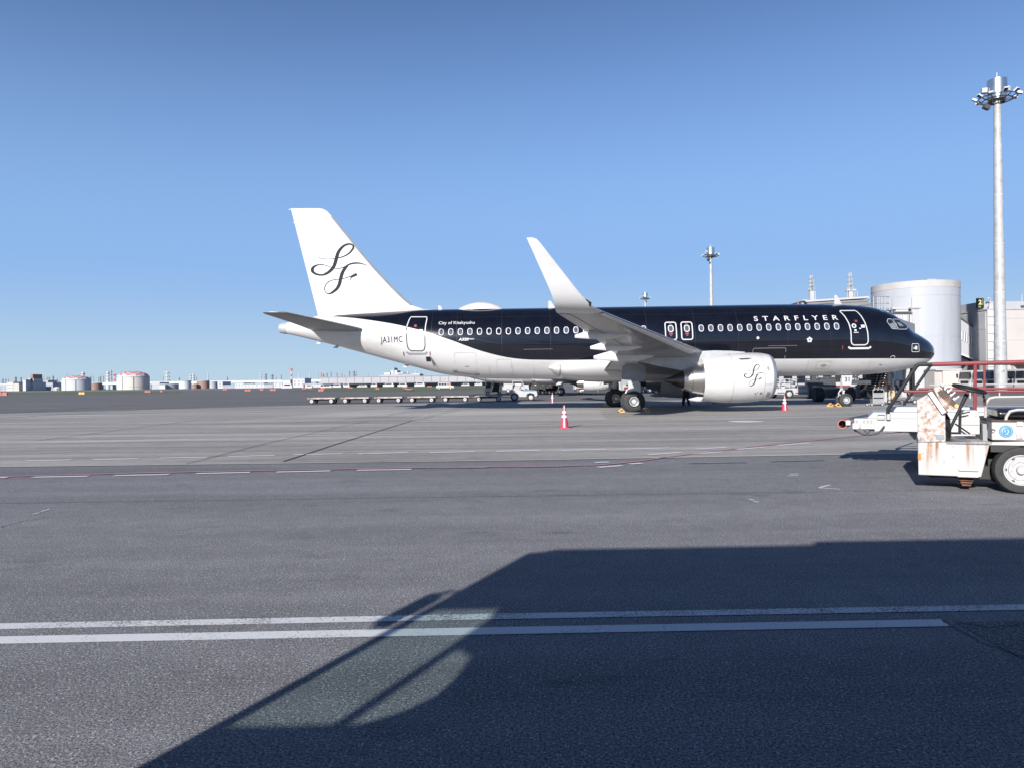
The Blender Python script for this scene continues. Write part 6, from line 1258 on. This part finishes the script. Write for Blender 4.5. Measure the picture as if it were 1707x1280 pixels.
for i, (px, py, Hh, lb) in enumerate(((1667, 134.5, 36.2, 'tallest galvanised floodlight mast at the right edge, in front of the terminal'), (1187.5, 413.5, 36.2, 'middle-distance floodlight mast rising behind the airliner fuselage'), (1077.5, 489, 36.2, 'most distant floodlight mast, only its head showing above the fuselage near the wing'))):
    a, b = ray(px, py); Yd = (Hh-CAMH)/b; o = ms if i == 0 else copy_tree(ms); o.location = (ray(px, 640)[0]*Yd if i else at(1668.2, 640, Yd).x, Yd, 0); o.rotation_euler = (0, 0, .6*i)
    o['label'] = lb; o['category'] = 'light mast'; o['group'] = 'floodlight masts'
# lattice beacons beyond the bridge
for i, (px, yt, yb, lb) in enumerate(((1354, 459, 497, 'left one of two stepped lattice towers above the boarding bridge'), (1418.5, 455, 497, 'right one of two stepped lattice towers, with a white platform'))):
    Y = 150; q = at(px, 600, Y); t = empty('lattice_tower', (q.x, Y, 0), 0, lb, 'tower', 'stepped lattice towers'); zt_, zb_ = at(px, yt, Y).z, at(px, yb, Y).z
    MB().bb((-.42, -.42, 0), (.42, .42, zb_+1.6)).obj('column', M['white2'], t, smooth=False)
    for k in range(4):
        z_ = zb_+1.6+(zt_-zb_-1.6)*k/4; h_ = (zt_-zb_-1.6)/4; r_ = .44-.07*k
        MB().lathe([(z_-.06, r_+.22), (z_+.06, r_+.22)], (0, 0, 0), 'z', 10).obj('ring_platform', M['mgrey'], t, smooth=False)
        for sx, sy in ((-1, -1), (1, -1), (1, 1), (-1, 1)): MB().tube([(sx*r_, sy*r_, z_), (sx*(r_-.05), sy*(r_-.05), z_+h_)], .07, 5).obj('leg', M['galv'], t)
        MB().tube([(-r_, -r_, z_), (r_, -r_, z_+h_)], .05, 4).tube([(r_, -r_, z_), (-r_, -r_, z_+h_)], .05, 4).obj('brace', M['galv'], t); MB().lathe([(z_+.1, r_*.6), (z_+h_*.8, r_*.6)], (0, 0, 0), 'z', 8).obj('core', M['galv'], t)
    if i: MB().bb((-.9, -.6, zb_+1.4), (1.0, .6, zb_+1.75)).obj('platform', M['white2'], t, smooth=False)
    for xx in ((-.9, .8, 1.4) if i else (.7,)): MB().tube([(xx*.9, -.5, 0), (xx*.9, -.5, zb_+1.4)], .07, 5).obj('side_post', M['white2'], t)

# low building closing the view under the nose
q0, q1 = at(1150, 640, 150).x, at(1500, 640, 150).x
t = empty('low_terminal_wing', ((q0+q1)/2, 150, 0), 0, 'low grey terminal wing seen in the gap beneath the airliner nose', 'building'); w_ = (q1-q0)/2
MB().bb((-w_, 0, 0), (w_, 12, 3.6)).obj('wall', M['gwall'], t, smooth=False); MB().bb((-w_, -1.0, 3.6), (w_, 12, 3.9)).obj('roof', M['dgrey'], t, smooth=False)
for k in range(16): MB().bb((-w_+w_*2*(k+.15)/16, -.06, .8), (-w_+w_*2*(k+.8)/16, -.01, 3.0)).obj('window', M['glass' if k % 3 else 'dgrey'], t, smooth=False)
# ------------------------------------------------------------------ far shore: tanks, refinery, cargo terminal
def tank(px0, px1, ytop, Y, mt, lb, dome=None, chk=False, band=None, name='storage_tank'):
    c_ = at((px0+px1)/2, 640, Y); r_ = (px1-px0)/2/F*Y; h = at((px0+px1)/2, ytop, Y).z
    t = empty(name, (c_.x, Y, 0), 0, lb, 'storage tank')
    MB().lathe([(0, r_), (h, r_), (h, .01)], (0, 0, 0), 'z', 40).obj('wall', M[mt], t)
    MB().lathe([(h-.6, r_+.25), (h, r_+.25)], (0, 0, 0), 'z', 40).obj('top_rim', M['farg'], t)
    if band: MB().lathe([(h*.2, r_+.1), (h*.2+.5, r_+.1)], (0, 0, 0), 'z', 40).obj('band', M[band], t)
    if dome:
        hd = at((px0+px1)/2, dome, Y).z-h; P = [(h+hd*math.sin(q), r_*math.cos(q)*.985) for q in frange(0, math.pi/2-.01, 7)]
        mb = MB(); n = 20
        for i in range(len(P)-1):
            v = []
            for k in range(n):
                for z_, rr in (P[i], P[i+1]): v.append((rr*math.cos(2*math.pi*k/n), rr*math.sin(2*math.pi*k/n), z_))
            f = [(2*k, 2*k+1, (2*k+3) % (2*n), (2*k+2) % (2*n)) for k in range(n)]; mb.add(v, f, [1 if chk and ((k+i) % 2 == 0) and i > 0 else 0 for k in range(n)])
        mb.obj('dome', [M['farw'], M['farr']], t, smooth=False)
        for k in range(2): 
            a = -1.8+k*.7; MB().tube([((r_+.3)*math.cos(a), (r_+.3)*math.sin(a), 0), ((r_+.3)*math.cos(a), (r_+.3)*math.sin(a), h)], .35, 4).obj('riser_pipe', M['farg'], t)
    return t
tank(106, 149, 633, 900, 'farw', 'white storage tank with a red and white checkered dome, left of the larger one', 626, True)
tank(198, 247, 628, 820, 'farc', 'largest cream storage tank with a red checkered dome', 619, True, 'farg')
tank(148, 169, 638, 1000, 'farb', 'low brown storage tank right beside the white checkered one')
tank(255, 299, 639.5, 900, 'farg', 'wide low blue-grey tank right of the largest cream tank'); tank(299, 318, 634.5, 860, 'farw', 'plain white tank in the middle of the brown and grey ones')
tank(317, 331, 640, 900, 'farb', 'low brown tank squeezed between white tank and rusty tank'); tank(329, 348.5, 634.5, 880, 'farb', 'rusty brown tank streaked with pale marks'); tank(347, 362, 636, 950, 'farg', 'slate grey tank at the right end of the tank row')
tank(89.5, 100.5, 647.3, 900, 'farc', 'small domed cream tank at the foot of the refinery', 644.5)
def column(px, yt, w, mt, lb, kind='process_column', Y=1300, cat='refinery column'):
    c_ = at(px, 640, Y); h = at(px, yt, Y).z; r_ = w/2/F*Y; t = empty(kind, (c_.x, Y, 0), 0, lb, cat)
    if kind == 'lattice_stack':
        for sx, sy in ((-1, -1), (1, -1), (1, 1), (-1, 1)): MB().tube([(sx*r_*1.2, sy*r_, 0), (sx*r_*.8, sy*r_*.7, h)], .5, 4).obj('leg', M[mt], t)
        n = max(3, int(h/6))
        for k in range(n): MB().box((0, 0, h*k/n+3), (r_*2.2, r_*2, .7)).obj('level', M[mt], t, smooth=False)
        MB().lathe([(0, r_*.5), (h*.96, r_*.45)], (0, 0, 0), 'z', 8).obj('core', M[mt], t)
    elif kind == 'crane':
        MB().tube([(0, 0, 0), (0, 0, h*.7)], .8, 4).obj('mast', M[mt], t); MB().tube([(-3, 0, h*.55), (9, 0, h*1.05)], .5, 4).obj('jib', M[mt], t)
    elif kind == 'striped_chimney':
        n = 7
        for k in range(n): MB().lathe([(h*k/n, r_*(1.15-.3*k/n)), (h*(k+1)/n, r_*(1.15-.3*(k+1)/n))], (0, 0, 0), 'z', 12).obj('band', M['farr' if (n-k) % 2 else 'farw'], t)
        MB().box((0, 0, h), (r_*3.2, r_*3.2, 1.5)).obj('top_platform', M['farr'], t, smooth=False)
    else:
        MB().lathe([(0, r_*1.05), (h*.5, r_), (h*.5, r_*.85), (h*.94, r_*.82), (h, r_*.4), (h, .01)], (0, 0, 0), 'z', 12).obj('shell', M[mt], t)
        for k in (.55, .72, .88): MB().lathe([(h*k, r_*1.35), (h*k+.6, r_*1.35)], (0, 0, 0), 'z', 10).obj('platform_ring', M['fard'], t)
        if w > 4: MB().tube([(r_*1.3, -r_, 0), (r_*1.3, -r_, h*.8)], .5, 4).obj('pipe', M['farg'], t)
C_ = [(4.5, 631, 2.4, 'fard', 'short dark refinery column at the very left edge'), (9.5, 631.5, 2, 'fard', 'dark refinery column next to the one at the left edge'), (13.5, 631, 1.6, 'farg', 'thin grey refinery column just left of the low cream block'), (26, 628, 3.6, 'farb', 'stout brown column above the low cream block'), (35, 628.5, 2.6, 'farb', 'brown column left of the white stepped building'), (59, 631, 3.6, 'fard', 'dark squat column right of the white stepped building'),
 (73, 631, 2, 'farg', 'thin grey column left of the lattice frame'), (88.5, 626.5, 3, 'fard', 'tall dark column above the small domed tank'), (95.5, 630.5, 1.4, 'fard', 'needle-thin dark column left of the crane'), (97.5, 635, 2.5, 'farg', 'short grey column beside the needle-thin one'), (138.5, 620, 6, 'farw', 'white silo rising behind the white checkered tank'), (150.5, 626.5, 3.4, 'farg', 'grey column just right of the white checkered tank'), (156, 626, 1.2, 'farg', 'very thin grey stack behind the low brown tank'), (164, 628.5, 2.2, 'farg', 'left of three clustered grey columns behind the brown tank'), (167.5, 627, 2.8, 'fard', 'middle dark one of three clustered columns'), (172, 626, 2.2, 'farg', 'right of three clustered grey columns'), (180, 619, 5.4, 'farw', 'white twin-height silo before the largest tank'), (185.6, 616, 2.8, 'farg', 'slender grey chimney, tallest left of the largest tank'),
 (272, 626.5, 1, 'fard', 'hair-thin dark mast right of the largest tank'), (299, 629, 2.2, 'fard', 'short dark column above the plain white tank'), (317.6, 624, 3, 'farw', 'left one of two white cylinders behind the tank row'), (322.5, 623, 4, 'farw', 'right, thicker one of two white cylinders behind the tank row'), (327.5, 628.5, 1.4, 'farb', 'thin red-brown stack beside the white cylinders'), (347, 622.5, 1.8, 'farw', 'thin white stack above the slate grey tank'), (379, 628, 2, 'fard', 'small dark stack alone over the white viaduct'),
 (434.5, 622, 2.6, 'farw', 'white stack at the left end of the second refinery group'), (443, 622.5, 4, 'fard', 'stout dark column right of the white stack'), (454, 624, 4.4, 'fard', 'broad dark column cluster, middle of the second group'), (460, 628, 2, 'farg', 'short grey column right of the broad dark cluster'), (469, 624.5, 1.8, 'fard', 'thin dark column left of the striped chimney'), (499, 621, 2, 'farw', 'thin white stack right of the striped chimney'), (517, 621, 1.8, 'farw', 'white stack over the low white sheds'), (530, 620.5, 1.6, 'farg', 'thin grey stack left of the dense cluster'), (535.5, 620, 1.6, 'farr', 'thin red-topped stack at the left of the dense cluster'), (539, 623, 3.4, 'farb', 'brownish column within the dense cluster'), (545, 621.5, 2.6, 'fard', 'dark column at the right of the dense cluster'),
 (552, 619.5, 2, 'fard', 'dark column over the left end of the long cargo building'), (562, 621, 1.8, 'farb', 'brown column over the cargo building, second from its left end'), (570, 622.5, 1.8, 'fard', 'dark short column over the cargo building'), (573.5, 624, 2, 'farg', 'stubby grey column beside the dark short one'), (583, 618, 2.2, 'farb', 'tall brown column left of the blocky dark one'), (590, 618, 4.2, 'fard', 'blocky dark column over the cargo building'), (594, 617.5, 2, 'farg', 'grey column touching the blocky dark one'), (613.5, 619, 1.2, 'farg', 'lonely thin grey mast right of the refinery'), (680.5, 618.5, 2.6, 'farw', 'white silo right of the white tiered building'), (694, 618, 2.6, 'farw', 'last white silo close to the airliner tail')]
for c_ in C_: column(*c_)
column(278.5, 618, 6, 'farw', 'white lattice process tower right of the largest tank', 'lattice_stack'); column(78, 627.5, 7, 'farg', 'grey lattice frame in the left refinery', 'lattice_stack'); column(206, 619, 6, 'farg', 'grey steel gantry behind the largest tank', 'lattice_stack', 900)
column(105, 624, 3, 'farg', 'grey dockside crane left of the white checkered tank', 'crane', 1200, 'crane'); column(486, 615, 2.4, 'farw', 'red and white striped chimney', 'striped_chimney', 1100, 'chimney'); column(191, 624.5, 2.4, 'farw', 'short red and white banded stack before the largest tank', 'striped_chimney', 1250, 'chimney')
def block(px0, px1, yt, Y, mt, lb, nm_='industrial_building', wins=0, extra=(), cat='building', d=25):
    a, b = at(px0, 640, Y).x, at(px1, 640, Y).x; h = at((px0+px1)/2, yt, Y).z; c_ = (a+b)/2; t = empty(nm_, (c_, Y, 0), 0, lb, cat); w = b-a
    MB().bb((-w/2, 0, 0), (w/2, d, h)).obj('wall', M[mt], t, smooth=False); MB().bb((-w/2-.4, -.4, h), (w/2+.4, d, h+.7)).obj('roof', M['farg'], t, smooth=False)
    for k in range(wins):
        for j in range(2): MB().bb((-w/2+w*(k+.3)/wins, -.2, h*(.3+.35*j)), (-w/2+w*(k+.7)/wins, -.05, h*(.42+.35*j))).obj('window', M['fard'], t, smooth=False)
    for (q0, q1, yt2, mt2, nm2) in extra:
        x0, x1 = at(q0, 640, Y).x-c_, at(q1, 640, Y).x-c_; MB().bb((x0, 1, h*.5), (x1, d*.8, at(q0, yt2, Y).z)).obj(nm2, M[mt2], t, smooth=False)
    return t
block(11, 22, 637.5, 950, 'farc', 'low cream industrial block near the left edge', wins=3); block(22.5, 31.5, 639.5, 950, 'farc', 'lower cream block joined left of a dark gap', wins=2); block(31.5, 38, 640, 980, 'fard', 'dark open shed between cream and white blocks')
block(38, 43, 633.5, 930, 'farw', 'narrow white stair block of the stepped building'); block(43.5, 56, 637.5, 940, 'farw', 'white stepped building with a red-topped tower on its roof', wins=3, extra=((46, 55, 631, 'farw', 'upper_storey'), (50, 54, 624, 'farb', 'tower')))
block(56, 66, 645, 1000, 'fard', 'dark low plant below the squat column'); block(64, 88, 638.5, 1100, 'farg', 'grey pipe rack behind the small domed tank', wins=6); block(66, 80, 634.5, 1250, 'farg', 'higher grey pipe rack at the foot of the lattice frame'); block(0, 11, 642, 1000, 'farg', 'grey pipe rack at the very left edge', wins=2)
block(253, 266, 638, 900, 'farc', 'small cream pump house with dark recess beside the largest tank', wins=1); block(266, 275, 642, 880, 'farw', 'small white shed in front of the low blue-grey tank')
for a in ((363, 371, 637, 'farw', 'small white shed at the right end of the tanks', 1), (371, 392, 642.5, 'farg', 'low grey warehouse under the white viaduct', 4), (392, 406, 639, 'farw', 'white gabled hangar with windows', 3), (406, 424, 640.5, 'farw', 'pair of low white sheds left of the small tower', 3), (424, 440, 640, 'farw', 'white shed with a dark end wall', 2), (440, 455, 641, 'farg', 'grey box hall in front of the second refinery', 0), (456, 470, 638, 'farw', 'white hall below the broad dark cluster', 2), (471, 484, 634, 'farw', 'white block left of the striped chimney', 0), (488, 508, 631.5, 'farw', 'white terminal block right of the striped chimney', 3), (506, 537, 640, 'farw', 'low white apron building with a flat canopy', 6)):
    block(a[0], a[1], a[2], 780 if a[0] > 388 else 850, a[3], a[4], wins=a[5], cat='building')
# elevated road
a, b = at(-60, 640, 1150).x, at(536, 640, 1150).x; t = empty('elevated_road', ((a+b)/2, 1150, 0), 0, 'long white elevated road running behind the tanks and sheds', 'viaduct')
zt_, zb_ = at(300, 635.5, 1150).z, at(300, 639.5, 1150).z; MB().bb((a-(a+b)/2, 0, zb_), (b-(a+b)/2, 14, zt_)).obj('deck', M['farw'], t, smooth=False)
for k in range(28): x_ = (a-b)/2+(b-a)*(k+.5)/28; MB().bb((x_-1.5, 2, 0), (x_+1.5, 12, zb_)).obj('pier', M['farg'], t, smooth=False)
# white tiered building
t = block(633, 700, 625.5, 760, 'farw', 'white tiered waterfront building above the long cargo terminal', 'waterfront_building', 9, ((640, 650, 621.5, 'farc', 'upper_storey'), (652, 662, 617.5, 'farw', 'upper_storey'), (656.3, 657.2, 613, 'farg', 'antenna'), (662, 672, 621.5, 'farw', 'upper_storey'), (664, 678, 623.5, 'farg', 'roof_plant'), (687, 700, 623, 'farw', 'upper_storey')), d=30)
# long cargo terminal
Y = 520; xa, xb = at(534, 640, Y).x, at(905, 640, Y).x; cx = (xa+xb)/2; t = empty('cargo_terminal', (cx, Y, 0), 0, 'very long pale cargo terminal with a dark canopy line and glazed ground floor', 'building')
zt_, zc_, zm = at(700, 627.6, Y).z, at(700, 636.6, Y).z, at(700, 638, Y).z
gw = mat('pinkish_grey_cladding', (.33, .32, .34), .8, noise=.05, nscale=.08)
n = 26
for k in range(n):
    x0, x1 = xa-cx+(xb-xa)*k/n, xa-cx+(xb-xa)*(k+1)/n; MB().bb((x0+.12, 0, zc_), (x1-.12, .5, zt_)).obj('wall_panel', gw, t, smooth=False); MB().prism([(x0+2.6, zt_-1.5), (x0+3.2, zt_-1.5), (x0+3.9, zt_-2.6), (x0+3.6, zt_-2.7)], -.1, -.02).obj('bracket', M['farg'], t, smooth=False)
    MB().bb((x0+.3, 3.2, 0), (x1-.3, 3.4, zm-.15)).obj('window', M['glassb' if k % 3 else 'farg'], t, smooth=False); MB().bb((x0-.2, 2.6, 0), (x0+.25, 3.1, zm)).obj('column', M['farw'], t, smooth=False)
MB().bb((xa-cx, .5, zc_), (xb-cx, 60, zt_-.1)).obj('core', M['gwall'], t, smooth=False); MB().bb((xa-cx-.3, -.2, zt_), (xb-cx, 60, zt_+.5)).obj('roof_edge', M['fard'], t, smooth=False); MB().bb((xa-cx-2, -7, zm), (xb-cx, .0, zc_)).obj('canopy', M['fard'], t, smooth=False); MB().bb((xa-cx, 3.5, 0), (xb-cx, 60, zc_)).obj('ground_floor', M['farw'], t, smooth=False)
# parked vehicles along the terminal front: tiny, each its own box-and-cab
def mini(px, py, name='parked_vehicle', mt='white2', lb='small white vehicle parked along the long cargo terminal', grp='vehicles along the cargo terminal', L_=4.5, H_=1.9):
    p = gr(px, py); t = empty(name, (p.x, p.y, 0), 0, lb, 'vehicle', grp); MB().bb((-L_/2, 0, .35), (L_/2, 2, H_*.6)).bb((-L_*.3, .1, H_*.6), (L_*.42, 1.9, H_)).obj('body', M[mt], t, smooth=False); MB().bb((-L_*.25, .08, H_*.62), (L_*.3, .1, H_*.9)).obj('window', M['glass'], t, smooth=False)
rnd = random.Random(5)
xs_ = [478, 514, 543, 561, 577, 603, 623, 648, 671, 700, 775, 798]
VL = ('left of the striped chimney foot', 'under the white terminal block', 'at the left corner of the cargo terminal', 'below the brown column', 'below the short dark column', 'below the lonely grey mast', 'right of the grey mast', 'under the left tier of the waterfront building', 'under the right tier of the waterfront building', 'below the last white silo', 'right of the crew van', 'close to the white loader portal')
for px, vl in zip(xs_, VL): mini(px+rnd.uniform(-1, 1), 647.5-(px-480)*.0133+.3+rnd.uniform(-.2, .2), L_=rnd.uniform(4, 7), H_=rnd.uniform(1.6, 3.0), lb='small white parked vehicle '+vl)
# low orange barriers
def barrier(px, py, w, mt='orange', lb='low orange plastic barrier on the far taxiway edge', h=.6):
    p = gr(px, py); k = p.y/F; t = empty('barrier', (p.x, p.y, 0), 0, lb, 'barrier', 'orange barriers on the taxiway edge' if mt == 'orange' and h == .6 else None); n = max(2, int(w*k/1.6))
    for i in range(n): MB().prism([(-w*k/2+i*w*k/n, 0), (-w*k/2+(i+.94)*w*k/n, 0), (-w*k/2+(i+.9)*w*k/n, h), (-w*k/2+(i+.05)*w*k/n, h)], 0, .4).obj('barrier_block', M[mt], t, smooth=False)
barrier(3, 659.2, 18, lb='big orange-red barrier block at the left edge of the photo', h=.9)
barrier(136, 657.0, 10, 'yellow', 'pale yellow barrier lying in the grass left of the largest tank', .6)
BL = ('below the right rim of the largest tank', 'small one right of the largest tank', 'under the low grey warehouse', 'below the pair of low white sheds', 'below the white shed with a dark end wall', 'below the grey box hall', 'just right of the striped chimney foot', 'tiny one under the white terminal block', 'at the left end of the cargo terminal', 'lower one on the dark tarmac before the cargo terminal', 'in front of the cargo terminal, second from its left end', 'on the grass strip nearest the tail cone drain mast', 'left of the white crew van, beyond the orange trailer', 'closest to the white crew van')
for (px, py, w), lb in zip(((246, 654, 10), (269, 653.3, 4), (375, 650, 8), (413, 651.8, 10), (436, 650.5, 6), (455, 651, 10), (507, 648.2, 8), (517, 648, 5), (538, 648, 8), (535, 652, 9), (584, 647, 8), (629, 649, 6), (675, 646.5, 8), (716, 645, 8)), BL): barrier(px, py, w, lb='low orange barrier '+lb)
